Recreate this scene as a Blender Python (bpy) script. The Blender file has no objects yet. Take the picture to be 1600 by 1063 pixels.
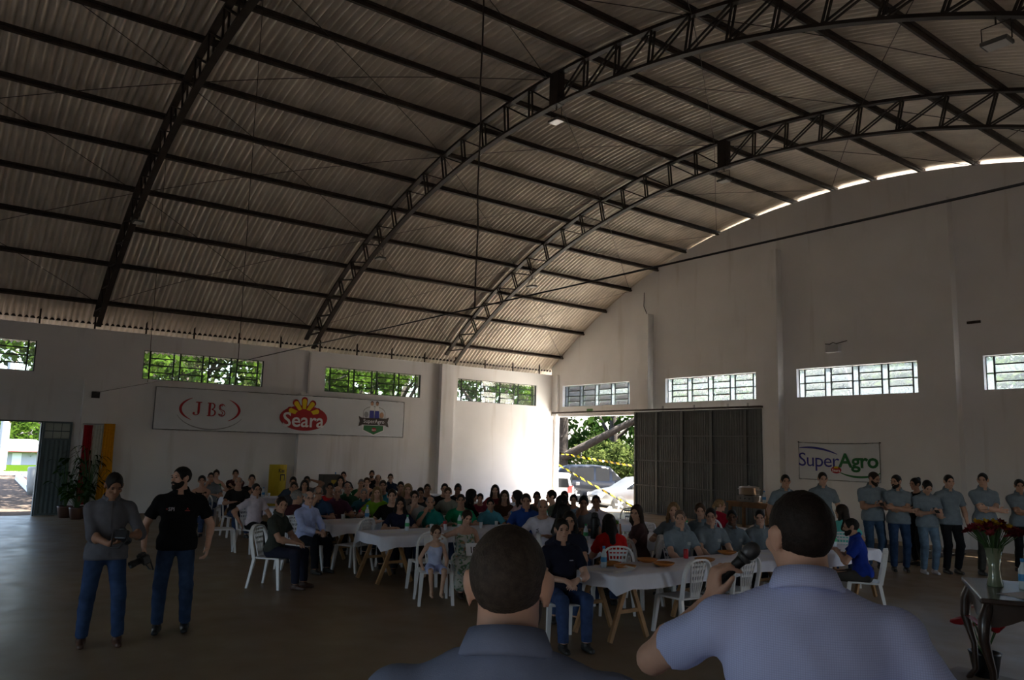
import bpy, bmesh, math, random
import numpy as np
from mathutils import Vector, Matrix
random.seed(7); np.random.seed(7)
SC = bpy.context.scene
COL = SC.collection
# ---------------------------------------------------------------- camera
CAM = np.array((24.045, -20.173, 2.08)); YAW, PIT, ROL, FPX = math.radians(53.222), math.radians(7.958), math.radians(1.5527), 1212.94
def cam_axes():
    fw0 = np.array((-math.sin(YAW), math.cos(YAW), 0)); rt = np.array((math.cos(YAW), math.sin(YAW), 0)); up0 = np.array((0, 0, 1.))
    fw = fw0*math.cos(PIT)+up0*math.sin(PIT); up = up0*math.cos(PIT)-fw0*math.sin(PIT)
    c, s = math.cos(ROL), math.sin(ROL)
    return c*rt+s*up, -s*rt+c*up, fw
_r, _u, _f = cam_axes()
cd = bpy.data.cameras.new('camera'); cam = bpy.data.objects.new('camera', cd); COL.objects.link(cam)
cd.sensor_fit = 'HORIZONTAL'; cd.sensor_width = 36.; cd.lens = FPX/1600*36.; cd.clip_start = .05; cd.clip_end = 500
cam.matrix_world = Matrix(((_r[0], _u[0], -_f[0], CAM[0]), (_r[1], _u[1], -_f[1], CAM[1]), (_r[2], _u[2], -_f[2], CAM[2]), (0, 0, 0, 1)))
SC.camera = cam
# ---------------------------------------------------------------- sky, sun, exposure
W = bpy.data.worlds.new('sky'); SC.world = W; W.use_nodes = True
nt = W.node_tree; nt.nodes.clear()
sky = nt.nodes.new('ShaderNodeTexSky'); sky.sky_type = 'NISHITA'; sky.sun_disc = False
SUN_EL, SUN_AZ = math.radians(66), math.radians(58)          # azimuth measured from +X towards +Y
sky.sun_elevation = SUN_EL; sky.sun_rotation = math.pi/2-SUN_AZ; sky.dust_density = 2.5
bg = nt.nodes.new('ShaderNodeBackground'); bg.inputs['Strength'].default_value = .62
wo = nt.nodes.new('ShaderNodeOutputWorld'); nt.links.new(sky.outputs[0], bg.inputs[0]); nt.links.new(bg.outputs[0], wo.inputs[0])
sd = bpy.data.lights.new('sun', 'SUN'); sd.energy = 27.; sd.angle = math.radians(.6); sd.color = (1., .95, .86)
sun = bpy.data.objects.new('sun', sd); COL.objects.link(sun)
_d = Vector((math.cos(SUN_EL)*math.cos(SUN_AZ), math.cos(SUN_EL)*math.sin(SUN_AZ), math.sin(SUN_EL)))
sun.rotation_euler = _d.to_track_quat('Z', 'Y').to_euler(); sun.location = (10, 20, 40)
VS = SC.view_settings; VS.view_transform = 'Standard'; VS.look = 'None'; VS.gamma = 1.; VS.exposure = 1.; VS.use_curve_mapping = False
cy = SC.cycles
cy.use_denoising = True
try: cy.denoiser = 'OPENIMAGEDENOISE'
except Exception: pass
cy.max_bounces = 9; cy.diffuse_bounces = 6; cy.glossy_bounces = 3; cy.transmission_bounces = 4; cy.transparent_max_bounces = 24
cy.caustics_reflective = True; cy.blur_glossy = 1.; cy.caustics_refractive = False; cy.sample_clamp_indirect = 12.
# ---------------------------------------------------------------- materials
M = {}
def pmat(name, col, rough=.6, metal=0., var=0., scale=8., bump=0., bscale=60., spec=.5, col2=None, detail=4., coat=0., dist=.01, alpha=1.):
    m = bpy.data.materials.new(name); m.use_nodes = True
    n, l = m.node_tree.nodes, m.node_tree.links
    b = n['Principled BSDF']
    b.inputs['Base Color'].default_value = (*col, 1); b.inputs['Roughness'].default_value = rough; b.inputs['Metallic'].default_value = metal
    b.inputs['Specular IOR Level'].default_value = spec
    if coat: b.inputs['Coat Weight'].default_value = coat
    tc = None
    if var or col2 or bump: tc = n.new('ShaderNodeTexCoord')
    if var or col2:
        t = n.new('ShaderNodeTexNoise'); t.inputs['Scale'].default_value = scale; t.inputs['Detail'].default_value = detail
        l.new(tc.outputs['Object'], t.inputs['Vector'])
        r = n.new('ShaderNodeValToRGB'); c2 = col2 or tuple(max(0, c*(1-var)) for c in col)
        r.color_ramp.elements[0].color = (*c2, 1); r.color_ramp.elements[1].color = (*(col if col2 else tuple(min(1, c*(1+var)) for c in col)), 1)
        r.color_ramp.elements[0].position = .3; r.color_ramp.elements[1].position = .7
        l.new(t.outputs['Fac'], r.inputs[0]); l.new(r.outputs[0], b.inputs['Base Color'])
    if bump:
        t2 = n.new('ShaderNodeTexNoise'); t2.inputs['Scale'].default_value = bscale; t2.inputs['Detail'].default_value = 3
        l.new(tc.outputs['Object'], t2.inputs['Vector'])
        bp = n.new('ShaderNodeBump'); bp.inputs['Strength'].default_value = bump; bp.inputs['Distance'].default_value = dist
        l.new(t2.outputs['Fac'], bp.inputs['Height']); l.new(bp.outputs[0], b.inputs['Normal'])
    M[name] = m
    return m
_cl = {}
def cloth(c, denim=False):
    k = (tuple(round(x, 3) for x in c), denim)
    if k not in _cl:
        _cl[k] = pmat('denim_%d' % len(_cl) if denim else 'fabric_%d' % len(_cl), c, .9, var=.28 if denim else .1, scale=9 if denim else 14, bump=.25, bscale=420, spec=.15, dist=.002)
    return _cl[k]
_pl = {}
def plain(c, rough=.55, metal=0., spec=.5):
    k = (tuple(round(x, 3) for x in c), rough, metal)
    if k not in _pl: _pl[k] = pmat('plain_%d' % len(_pl), c, rough, metal, spec=spec)
    return _pl[k]
_hr = {}
def HAIR(c):
    k = tuple(round(x, 3) for x in c)
    if k not in _hr: _hr[k] = pmat('hair_%d' % len(_hr), c, .62, var=.35, scale=70, bump=.6, bscale=190, spec=.25, dist=.004)
    return _hr[k]
SKIN = {k: pmat('skin_'+k, c, .55, var=.07, scale=20, spec=.35) for k, c in dict(fair=(.55, .33, .24), tan=(.44, .245, .165), brown=(.28, .145, .09), dark=(.14, .07, .045), child=(.56, .35, .25)).items()}
DARKEYE = pmat('eye_dark', (.012, .009, .008), .25); LIPS = pmat('lips', (.33, .13, .10), .5)
pmat('black_plastic', (.012, .012, .013), .4); pmat('steel', (.55, .55, .56), .3, 1.)
# ---------------------------------------------------------------- mesh helpers
class MB:
    """collects boxes, bars, tubes and prisms; mesh()/obj() turns them into ONE mesh"""
    def __init__(s): s.v = []; s.f = []; s.sm = []
    def add(s, V, F, smooth=False):
        o = len(s.v); s.v += [tuple(map(float, p)) for p in V]; s.f += [tuple(i+o for i in f) for f in F]; s.sm += [smooth]*len(F); return s
    def box(s, x0, x1, y0, y1, z0, z1, mat=None, bev=0.):
        V = [(x, y, z) for x in (x0, x1) for y in (y0, y1) for z in (z0, z1)]
        if mat is not None: V = [tuple(mat@Vector(p)) for p in V]
        return s.add(V, [(0, 1, 3, 2), (4, 6, 7, 5), (0, 4, 5, 1), (2, 3, 7, 6), (0, 2, 6, 4), (1, 5, 7, 3)])
    def rbox(s, x0, x1, y0, y1, z0, z1, b, mat=None):
        """box with chamfered edges"""
        bm = bmesh.new(); bmesh.ops.create_cube(bm, size=1)
        for v in bm.verts: v.co = Vector(((x0+x1)/2+v.co.x*(x1-x0), (y0+y1)/2+v.co.y*(y1-y0), (z0+z1)/2+v.co.z*(z1-z0)))
        bmesh.ops.bevel(bm, geom=bm.edges[:], offset=b, segments=2, affect='EDGES', profile=.6)
        bm.verts.index_update()
        V = [(mat@v.co if mat is not None else v.co) for v in bm.verts]; F = [[v.index for v in f.verts] for f in bm.faces]; bm.free()
        return s.add([tuple(p) for p in V], F)
    def bar(s, a, b, w, h, up=(0, 0, 1)):
        a, b, up = Vector(a), Vector(b), Vector(up); d = (b-a).normalized()
        x = d.cross(up)
        if x.length < 1e-4: x = d.cross(Vector((1, 0, 0)))
        x.normalize(); y = x.cross(d)
        V = [p+x*i*w/2+y*j*h/2 for p in (a, b) for i, j in ((-1, -1), (1, -1), (1, 1), (-1, 1))]
        return s.add(V, [(0, 3, 2, 1), (4, 5, 6, 7), (0, 1, 5, 4), (1, 2, 6, 5), (2, 3, 7, 6), (3, 0, 4, 7)])
    def tube(s, pts, r, seg=8, cap=True, smooth=True):
        pts = [Vector(p) for p in pts]; n = len(pts); rs = r if hasattr(r, '__len__') else [r]*n
        V, F = [], []
        d0 = (pts[1]-pts[0]).normalized(); x = d0.orthogonal().normalized()
        for i, p in enumerate(pts):
            d = (pts[min(i+1, n-1)]-pts[max(i-1, 0)])
            d = d.normalized() if d.length > 1e-9 else d0
            x = (x-d*x.dot(d)); x = x.normalized() if x.length > 1e-6 else d.orthogonal().normalized()
            y = d.cross(x)
            V += [p+(x*math.cos(2*math.pi*k/seg)+y*math.sin(2*math.pi*k/seg))*rs[i] for k in range(seg)]
        for i in range(n-1):
            for k in range(seg):
                F.append((i*seg+k, i*seg+(k+1) % seg, (i+1)*seg+(k+1) % seg, (i+1)*seg+k))
        s.add(V, F, smooth)
        if cap:
            s.add(V[:seg], [tuple(range(seg-1, -1, -1))]); s.add(V[-seg:], [tuple(range(seg))])
        return s
    def lathe(s, prof, seg=16, org=(0, 0, 0), smooth=True):
        V, F = [], []; n = len(prof)
        for r, z in prof: V += [(org[0]+r*math.cos(2*math.pi*k/seg), org[1]+r*math.sin(2*math.pi*k/seg), org[2]+z) for k in range(seg)]
        for i in range(n-1):
            for k in range(seg): F.append((i*seg+k, i*seg+(k+1) % seg, (i+1)*seg+(k+1) % seg, (i+1)*seg+k))
        if prof[0][0] > 1e-4: F.append(tuple(range(seg-1, -1, -1)))
        if prof[-1][0] > 1e-4: F.append(tuple((n-1)*seg+k for k in range(seg)))
        return s.add(V, F, smooth)
    def prism(s, poly, f, d0, d1):
        """poly of (u,v) swept between depths d0 and d1; f(u,v,d) gives the point"""
        n = len(poly); V = [f(u, v, d0) for u, v in poly]+[f(u, v, d1) for u, v in poly]
        return s.add(V, [tuple(range(n-1, -1, -1)), tuple(range(n, 2*n))]+[(i, (i+1) % n, (i+1) % n+n, i+n) for i in range(n)])
    def xf(s, mat, k=0):
        s.v[k:] = [tuple(mat@Vector(p)) for p in s.v[k:]]; return s
    def mesh(s, name, mat=None):
        me = bpy.data.meshes.new(name); me.from_pydata(s.v, [], s.f); me.update()
        for p, q in zip(me.polygons, s.sm): p.use_smooth = q
        if mat is not None: me.materials.append(mat)
        return me
    def obj(s, name, mat, parent=None, **kw): return link(name, s.mesh(name, mat), parent, **kw)
def link(name, me, parent=None, label=None, cat=None, group=None, kind=None, mat4=None):
    o = bpy.data.objects.new(name, me); COL.objects.link(o)
    if parent is not None: o.parent = parent
    if mat4 is not None: o.matrix_local = mat4
    return tag(o, label, cat, group, kind)
def tag(o, label=None, cat=None, group=None, kind=None):
    if label: o['label'] = label
    if cat: o['category'] = cat
    if group: o['group'] = group
    if kind: o['kind'] = kind
    return o
def empty(name, loc=(0, 0, 0), rz=0., **kw):
    o = link(name, None, None, **kw); o.location = loc; o.rotation_euler = (0, 0, rz); o.empty_display_size = .1; return o
def copy_tree(o, parent=None):
    c = o.copy(); COL.objects.link(c); c.parent = parent
    for ch in list(o.children): copy_tree(ch, c)
    return c
# ---------------------------------------------------------------- people: signed-distance bodies meshed to one surface
def rotm(ax, a):
    return np.array(Matrix.Rotation(a, 3, ax))
class Prim:
    __slots__ = ('lo', 'hi', 'f', 'tag', 'cut', 'k')
    def __init__(s, lo, hi, f, tag): s.lo, s.hi, s.f, s.tag, s.cut, s.k = np.array(lo, float), np.array(hi, float), f, tag, None, None
def cone(a, b, ra, rb, tag):
    a, b = np.array(a, float), np.array(b, float); d = b-a; L2 = max(d@d, 1e-9); r = max(ra, rb)
    def f(X, Y, Z):
        px, py, pz = X-a[0], Y-a[1], Z-a[2]
        t = np.clip((px*d[0]+py*d[1]+pz*d[2])/L2, 0, 1)
        return np.sqrt((px-t*d[0])**2+(py-t*d[1])**2+(pz-t*d[2])**2)-(ra+t*(rb-ra))
    return Prim(np.minimum(a, b)-r, np.maximum(a, b)+r, f, tag)
def ell(c, r, tag, M=None):
    c, r = np.array(c, float), np.array(r, float); m = r.max()
    Mi = None if M is None else np.array(M).T
    def f(X, Y, Z):
        px, py, pz = X-c[0], Y-c[1], Z-c[2]
        if Mi is not None:
            px, py, pz = (Mi[0,0]*px+Mi[0,1]*py+Mi[0,2]*pz, Mi[1,0]*px+Mi[1,1]*py+Mi[1,2]*pz, Mi[2,0]*px+Mi[2,1]*py+Mi[2,2]*pz)
        k0 = np.sqrt((px/r[0])**2+(py/r[1])**2+(pz/r[2])**2)
        k1 = np.sqrt((px/r[0]**2)**2+(py/r[1]**2)**2+(pz/r[2]**2)**2)+1e-9
        return k0*(k0-1)/k1
    rr = r if M is None else np.full(3, m)
    return Prim(c-rr, c+rr, f, tag)
def plane(p, n):
    p, n = np.array(p, float), np.array(n, float); n = n/np.linalg.norm(n)
    return lambda X, Y, Z: (X-p[0])*n[0]+(Y-p[1])*n[1]+(Z-p[2])*n[2]
def axis(lo, hi, coarse, fine=(), h=.01):
    iv = sorted((max(lo, a), min(hi, b)) for a, b in fine if b > lo and a < hi)
    mg = []
    for a, b in iv:
        if mg and a <= mg[-1][1]+coarse: mg[-1][1] = max(mg[-1][1], b)
        else: mg.append([a, b])
    pts = []; c = lo
    def seg(a, b, s):
        n = max(1, int(math.ceil((b-a)/s))); pts.extend(list(a+(b-a)*np.arange(n)/n))
    for a, b in mg:
        if a > c: seg(c, a, coarse)
        seg(a, b, h); c = b
    if c < hi: seg(c, hi, coarse)
    pts.append(hi)
    return np.array(pts)
def field(prims, ax, off=0., k=.03):
    D = np.ones(tuple(len(a) for a in ax))
    for p in prims:
        sl = []
        for i in range(3):
            a = np.searchsorted(ax[i], p.lo[i]-off-.05); b = np.searchsorted(ax[i], p.hi[i]+off+.05)
            sl.append(slice(a, b))
        if any(s.stop <= s.start for s in sl): continue
        X, Y, Z = ax[0][sl[0]][:,None,None], ax[1][sl[1]][None,:,None], ax[2][sl[2]][None,None,:]
        d = p.f(X, Y, Z)-off
        if p.cut is not None:
            for c in p.cut: d = np.maximum(d, c(X, Y, Z))
        A = D[sl[0], sl[1], sl[2]]
        kk = k if p.k is None else p.k
        if kk > 0:
            hh = np.clip(.5+.5*(d-A)/kk, 0, 1)
            D[sl[0], sl[1], sl[2]] = d+(A-d)*hh-kk*hh*(1-hh)
        else: D[sl[0], sl[1], sl[2]] = np.minimum(A, d)
    return D
CORN = [(i, j, k) for i in (0, 1) for j in (0, 1) for k in (0, 1)]
EDG = [(a, b) for a in range(8) for b in range(a+1, 8) if sum(abs(CORN[a][i]-CORN[b][i]) for i in range(3)) == 1]
def nets(D, ax):
    D = np.pad(D, 1, constant_values=1.)
    ax = [np.concatenate(([a[0]-.01], a, [a[-1]+.01])) for a in ax]
    S = D < 0
    n = D.shape
    c = [S[i:n[0]-1+i, j:n[1]-1+j, k:n[2]-1+k] for i, j, k in CORN]
    anyc = c[0].copy(); allc = c[0].copy()
    for q in c[1:]: anyc |= q; allc &= q
    act = anyc & ~allc
    I = np.argwhere(act)
    if len(I) == 0: return np.zeros((0,3)), np.zeros((0,4), int)
    idx = -np.ones(act.shape, int); idx[act] = np.arange(len(I))
    V = np.stack([D[I[:,0]+i, I[:,1]+j, I[:,2]+k] for i, j, k in CORN], 1)
    C = np.stack([np.stack([ax[0][I[:,0]+i], ax[1][I[:,1]+j], ax[2][I[:,2]+k]], 1) for i, j, k in CORN], 1)
    acc = np.zeros((len(I), 3)); cnt = np.zeros(len(I))
    for a, b in EDG:
        va, vb = V[:,a], V[:,b]; m = (va < 0) != (vb < 0)
        t = np.where(m, va/np.where(np.abs(va-vb) < 1e-12, 1, va-vb), 0)
        acc += np.where(m[:,None], C[:,a]+(C[:,b]-C[:,a])*t[:,None], 0); cnt += m
    pts = acc/cnt[:,None]
    F = []
    for d in range(3):
        o = [d, (d+1) % 3, (d+2) % 3]
        sl0 = [slice(None)]*3; sl1 = [slice(None)]*3
        sl0[d] = slice(0, n[d]-1); sl1[d] = slice(1, n[d])
        A, B = S[tuple(sl0)], S[tuple(sl1)]
        E = np.argwhere(A != B)
        if not len(E): continue
        ok = (E[:,o[1]] > 0) & (E[:,o[2]] > 0) & (E[:,o[1]] < n[o[1]]-1) & (E[:,o[2]] < n[o[2]]-1)
        E = E[ok]; flip = A[E[:,0], E[:,1], E[:,2]]
        q = []
        for u, v in ((0, 0), (1, 0), (1, 1), (0, 1)):
            G = E.copy(); G[:,o[1]] -= 1-u; G[:,o[2]] -= 1-v
            q.append(idx[G[:,0], G[:,1], G[:,2]])
        q = np.stack(q, 1)
        q[~flip] = q[~flip][:, ::-1]
        F.append(q)
    return pts, np.concatenate(F)
def vnoise(P, s, seed=0.):
    x, y, z = P[:,0]*s+seed, P[:,1]*s+seed*1.7, P[:,2]*s+seed*.6
    return (np.sin(x*1.9+1.3*np.sin(y*1.3+z))+np.sin(y*2.3+1.1*np.sin(z*1.7+x))+np.sin(z*1.1+1.7*np.sin(x*1.2-y*.8)))/3
def to_mesh(name, V, F, mat):
    me = bpy.data.meshes.new(name)
    F = np.asarray(F, np.int32); n = len(F)
    me.vertices.add(len(V)); me.vertices.foreach_set('co', np.asarray(V, np.float32).ravel())
    me.loops.add(n*4); me.loops.foreach_set('vertex_index', F.ravel())
    me.polygons.add(n); me.polygons.foreach_set('loop_start', np.arange(0, n*4, 4, dtype=np.int32))
    me.polygons.foreach_set('use_smooth', np.ones(n, bool))
    me.update(calc_edges=True); me.validate()
    if mat is not None: me.materials.append(mat)
    return me
def mesh_field(prims, off, k, coarse, fine=None, h=.01, cuts=(), fold=0., seed=0., mod=None):
    lo = np.min([p.lo for p in prims], 0)-off-.02; hi = np.max([p.hi for p in prims], 0)+off+.02
    fi = fine or ((), (), ())
    ax = [axis(lo[i], hi[i], coarse, fi[i], h) for i in range(3)]
    D = field(prims, ax, off, k)
    X, Y, Z = ax[0][:,None,None], ax[1][None,:,None], ax[2][None,None,:]
    for c in cuts: D = np.maximum(D, c(X, Y, Z))
    if mod: D = mod(D, X, Y, Z)
    V, F = nets(D, ax)
    if fold and len(V):
        c = V.mean(0); r = V-c; r[:,2] *= .2; nn = np.linalg.norm(r, axis=1, keepdims=True)+1e-6
        V = V+r/nn*(fold*vnoise(V*np.array([1, 1, 1.5]), 26, seed))[:,None]
    return V, F
def ik(S, T, l1, l2, pole):
    S, T, pole = np.array(S, float), np.array(T, float), np.array(pole, float)
    d = T-S; L = np.linalg.norm(d); L = max(L, 1e-4)
    u = d/L; Lc = min(L, (l1+l2)*.995)
    T = S+u*Lc
    a = (l1*l1-l2*l2+Lc*Lc)/(2*Lc); h = math.sqrt(max(l1*l1-a*a, 0))
    p = pole-u*(pole@u); p = p/(np.linalg.norm(p)+1e-9)
    return S+u*a+p*h, T
def hand_prims(W, d, n, side, curl, tag):
    """five separate fingers on a palm: W wrist, d along the hand, n the palm's facing"""
    d = np.array(d, float); d /= np.linalg.norm(d); n = np.array(n, float); n -= d*(n@d); n /= np.linalg.norm(n)+1e-9
    s = np.cross(d, n)*side
    W = np.array(W, float); P = []
    M = np.stack([d, s, n], 1)
    P.append(ell(W+d*.045, (.055, .041, .017), tag, M))
    for i, (o, l) in enumerate(((-.030, .070), (-.010, .080), (.011, .076), (.031, .060))):
        b = W+d*.085+s*o; c1, c2 = curl, curl*1.9
        d1 = d*math.cos(c1)+n*math.sin(c1)+s*o*1.2; d2 = d*math.cos(c2)+n*math.sin(c2)+s*o*.6
        m = b+d1*l*.55; e = m+d2*l*.5
        P += [cone(b, m, .0098, .0088, tag), cone(m, e, .0088, .0072, tag)]
    b = W+d*.025-s*.030; m = b+(d*.55-s*.65+n*.35)*.045; e = m+(d*.85-s*.15+n*.4)*.036
    P += [cone(b, m, .014, .0105, tag), cone(m, e, .0105, .008, tag)]
    for p in P[1:]: p.k = .005
    return P
def head_prims(c, M, fem=False, fat=0., hs=1.):
    c = np.array(c, float)
    L = lambda p: c+M@(np.array(p, float)*hs)
    ell = lambda p, r, t, m: _ell(p, np.array(r)*hs, t, m)
    cone = lambda a, b, r, q, t: _cone(a, b, r*hs, q*hs, t)
    j = .9 if fem else 1.
    P = [ell(L((0, .014, .028)), (.075, .097, .089), 'head', M), ell(L((0, -.022, -.045)), (.058*j+fat, .068, .066*j), 'head', M),
         ell(L((0, -.072, -.092)), (.026*j, .02, .02), 'head', M),
         cone(L((0, -.092, .012)), L((0, -.107, -.020)), .007, .0105, 'head'), ell(L((0, -.100, -.024)), (.015, .011, .008), 'head', M),
         cone(L((-.034, -.078, .028)), L((.034, -.078, .028)), .014, .014, 'head'),
         cone(L((-.020, -.086, -.058)), L((.020, -.086, -.058)), .0085, .0085, 'head'),
         cone(L((-.045, -.062, -.02)), L((.045, -.062, -.02)), .022, .022, 'head')]
    for s in (-1, 1):
        E = M@rotm('Z', s*.35)
        P.append(ell(L((s*.078, .012, -.006)), (.0075, .020, .036), 'ear', E))
        P.append(ell(L((s*.084, .019, .008)), (.007, .022, .025), 'ear', E))
    for p in P:
        if p.tag == 'ear': p.k = .007*hs
    for p in P[3:7]: p.k = .010*hs
    return P
_ell, _cone = ell, cone
class Body: pass
def skeleton(seated, fem=False, lean=0., side=0., yaw=0., hl=None, hr=None, fl=None, fr=None, head=(0, 0, 0), belly=0., width=1., child=False, pole_l=None, pole_r=None, curl=.5, nl=None, nr=None, dl=None, dr=None, twist=0., hs=1., neck=0.):
    B = Body(); B.fem = fem; B.seated = seated; B.hs = hs
    hp = .535 if seated else .93
    P0 = np.array((0, 0, hp)); R = rotm('Z', twist)@rotm('X', -lean)@rotm('Y', side)   # lean forward = towards -Y
    R = rotm('Z', twist)@rotm('Y', side)@rotm('X', lean)
    B.P, B.R = P0, R
    sw = (.165 if fem else .19)*width
    up = lambda x, y, z: P0+R@np.array((x, y, z), float)
    N = up(0, .005, .52); B.N = N; B.axis = R[:,2]
    Hd = rotm('Z', twist+head[0])@rotm('X', head[1])@rotm('Y', head[2])
    B.HM = Hd; B.H = N+R@np.array((0, -.018, .058-neck))+Hd@np.array((0, -.018, .090*hs))
    pr = [ell(up(0, 0, .0), ((.178 if fem else .168)*width, .118+belly*.3, .125), 'pelvis', R),
          ell(up(0, -.012-belly*.5, .16), ((.128 if fem else .148)*width+belly*.35, .098+belly*.75, .17), 'torso', R),
          ell(up(0, 0, .345), ((.150 if fem else .172)*width+belly*.1, .112+belly*.25, .19), 'torso', R),
          cone(up(-sw+.025, .005, .432), up(sw-.025, .005, .432), .055, .055, 'torso'),
          cone(up(-.11, .012, .458), up(0, .012, .50), .040, .055, 'torso'), cone(up(.11, .012, .458), up(0, .012, .50), .040, .055, 'torso')]
    if fem:
        pr += [ell(up(s*.068, -.085, .315), (.062, .055, .062), 'torso', R) for s in (-1, 1)]
    pr.append(cone(N-R[:,2]*.06, B.H+Hd@np.array((0, .012, -.06)), .057 if fem else .067, .052 if fem else .061, 'neck'))
    B.sh, B.el, B.wr, B.hip, B.kn, B.an = {}, {}, {}, {}, {}, {}
    B.hands = []
    hands = {}
    for s, nm, tgt, pole, nn, dd in ((1, 'L', hl, pole_l, nl, dl), (-1, 'R', hr, pole_r, nr, dr)):
        S = up(s*sw, .005, .418); B.sh[nm] = S
        if tgt is None: tgt = (s*.27, -.08, .86) if not seated else (s*.13, -.38, .63)
        if pole is None: pole = (s*.5, .6, -.3) if not seated else (s*.8, .5, -.4)
        E, W = ik(S, tgt, .285, .25, pole); B.el[nm], B.wr[nm] = E, W
        a = .9 if fem else 1.
        pr += [cone(S, E, .052*a, .042*a, 'uarm'+nm), cone(E, W, .042*a, .028*a, 'farm'+nm), ell(E+(W-E)*.25, (.042*a, .042*a, .06*a), 'farm'+nm)]
        d = (W-E)/np.linalg.norm(W-E) if dd is None else np.array(dd, float)
        n = np.array(nn, float) if nn is not None else np.array((-s, 0, 0) if not seated else (0, 0, -1), float)
        hands[nm] = hand_prims(W, d, n, s, curl, 'hand'+nm); pr += hands[nm]
        B.hands.append(W+d/np.linalg.norm(d)*.08)
    for s, nm, ft in ((1, 'L', fl), (-1, 'R', fr)):
        Hh = P0+rotm('Z', twist*.5)@np.array((s*.09, 0, -.02)); B.hip[nm] = Hh
        if ft is None: ft = (s*.10, .0, .085) if not seated else (s*.13, -.45, .085)
        K, A = ik(Hh, ft, .43, .425, (s*.12, -1, .15)); B.kn[nm], B.an[nm] = K, A
        a = .95 if fem else 1.
        pr += [cone(Hh, K, .085*a, .056*a, 'thigh'+nm), cone(K, A, .054*a, .036*a, 'shin'+nm), ell(K+(A-K)*.3+np.array((0, .015, 0)), (.046*a, .052*a, .12), 'shin'+nm)]
        fd = np.array(((A-Hh)[0]*.25+s*.02, -1., 0)); fd /= np.linalg.norm(fd)
        B.foot = fd
        g = A[2]-.085
        pr += [cone(A, A-fd*.03+np.array((0, 0, -.045)), .037, .036, 'foot'+nm), cone(A-fd*.03+np.array((0, 0, -.05)), A+fd*.14+np.array((0, 0, -.062)), .034, .024, 'foot'+nm)]
    B.pr = pr + head_prims(B.H, Hd, fem, 0., hs)
    B.fat = belly
    return B
def sub(B, *tags):
    return [p for p in B.pr if any(p.tag.startswith(t) for t in tags)]
def cutp(p, cuts):
    q = Prim(p.lo, p.hi, p.f, p.tag); q.cut = cuts; return q
def hair_mesh(B, style, res):
    c, M = B.H, B.HM
    L = lambda p: c+M@(np.array(p, float)*B.hs)
    ell = lambda p, r, t, m: _ell(p, np.array(r)*B.hs, t, m)
    w = lambda v: M@np.array(v, float)
    th = {'buzz': .0035, 'short': .008, 'thick': .016, 'bald': .004, 'long': .016, 'tied': .012, 'bun': .012, 'curly': .026}[style]
    P = [ell(L((0, .016, .03)), (.0765+th*(.35 if style in ('short', 'thick', 'buzz', 'bald', 'curly') else .9), .099+th*.75, .0895+th), 'h', M)]
    face = ell(L((0, -.118, -.022)), (.084, .084, .114 if style not in ('buzz', 'bald') else .120), 'f', M)
    cuts = [lambda X, Y, Z: -face.f(X, Y, Z)]
    if style in ('short', 'thick', 'buzz', 'bald', 'curly', 'tied', 'bun'):
        nape = ell(L((0, -.02, -.125)), (.3, .17, .085), 'f', M)
        cuts.append(lambda X, Y, Z: -nape.f(X, Y, Z))
        cuts.append(plane(L((0, .06, -.075)), w((0, .25, -1))))
        for s in (-1, 1):
            e = ell(L((s*.09, -.005, -.025)), (.035, .030, .048), 'f', M)
            cuts.append(lambda X, Y, Z, e=e: -e.f(X, Y, Z))
    if style == 'bald':
        top = ell(L((0, -.03, .125)), (.068, .115, .075), 'f', M)
        cuts.append(lambda X, Y, Z: -top.f(X, Y, Z))
    P = [cutp(p, cuts) for p in P]
    if style == 'long':
        for s in (-1, 1):
            P += [cone(L((s*.072, .015, .03)), L((s*.088, .015, -.12)), .026, .03, 'h'), cone(L((s*.088, .015, -.12)), B.N+B.R@np.array((s*.085, -.045, -.10)), .03, .02, 'h')]
        P += [ell(L((0, .085, -.09)), (.088, .04, .16), 'h', M), cone(L((0, .08, -.1)), B.N+B.R@np.array((0, .10, -.14)), .06, .045, 'h')]
    if style == 'tied':
        P += [cone(L((0, .11, .02)), L((0, .135, -.05)), .03, .03, 'h'), cone(L((0, .135, -.05)), B.N+B.R@np.array((0, .11, -.08)), .03, .014, 'h')]
    if style == 'bun':
        P += [ell(L((0, .095, .095)), (.042, .042, .04), 'h', M)]
    V, F = mesh_field(P, 0, .02, res, None)
    if len(V):
        r = V-c; V = V+r*((vnoise(V, 90, 1.)*.6+vnoise(V, 210, 4.)*.6)*(.02 if style not in ('buzz', 'bald') else .006))[:,None]
    return V, F
def beard_mesh(B, res, full=True):
    c, M = B.H, B.HM
    L = lambda p: c+M@(np.array(p, float)*B.hs)
    ell = lambda p, r, t, m: _ell(p, np.array(r)*B.hs, t, m)
    P = [ell(L((0, -.022, -.047)), (.061, .071, .068), 'b', M), ell(L((0, -.072, -.094)), (.03, .024, .026), 'b', M), cone(L((-.022, -.088, -.045)), L((.022, -.088, -.045)), .010, .010, 'b')]
    m = ell(L((0, -.10, -.061)), (.020, .03, .0085), 'f', M)
    ch = [ell(L((s*.034, -.085, -.012)), (.034, .05, .034), 'f', M) for s in (-1, 1)]
    cuts = [plane(L((0, 0, -.022)), M@np.array((0, -.1, 1.))), lambda X, Y, Z: -m.f(X, Y, Z)]+[lambda X, Y, Z, e=e: -e.f(X, Y, Z) for e in ch]+[plane(L((0, .03, 0)), M@np.array((0, 1., .2)))]
    return mesh_field([cutp(p, cuts) for p in P], .004, .01, res)
EYE = {}
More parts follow.
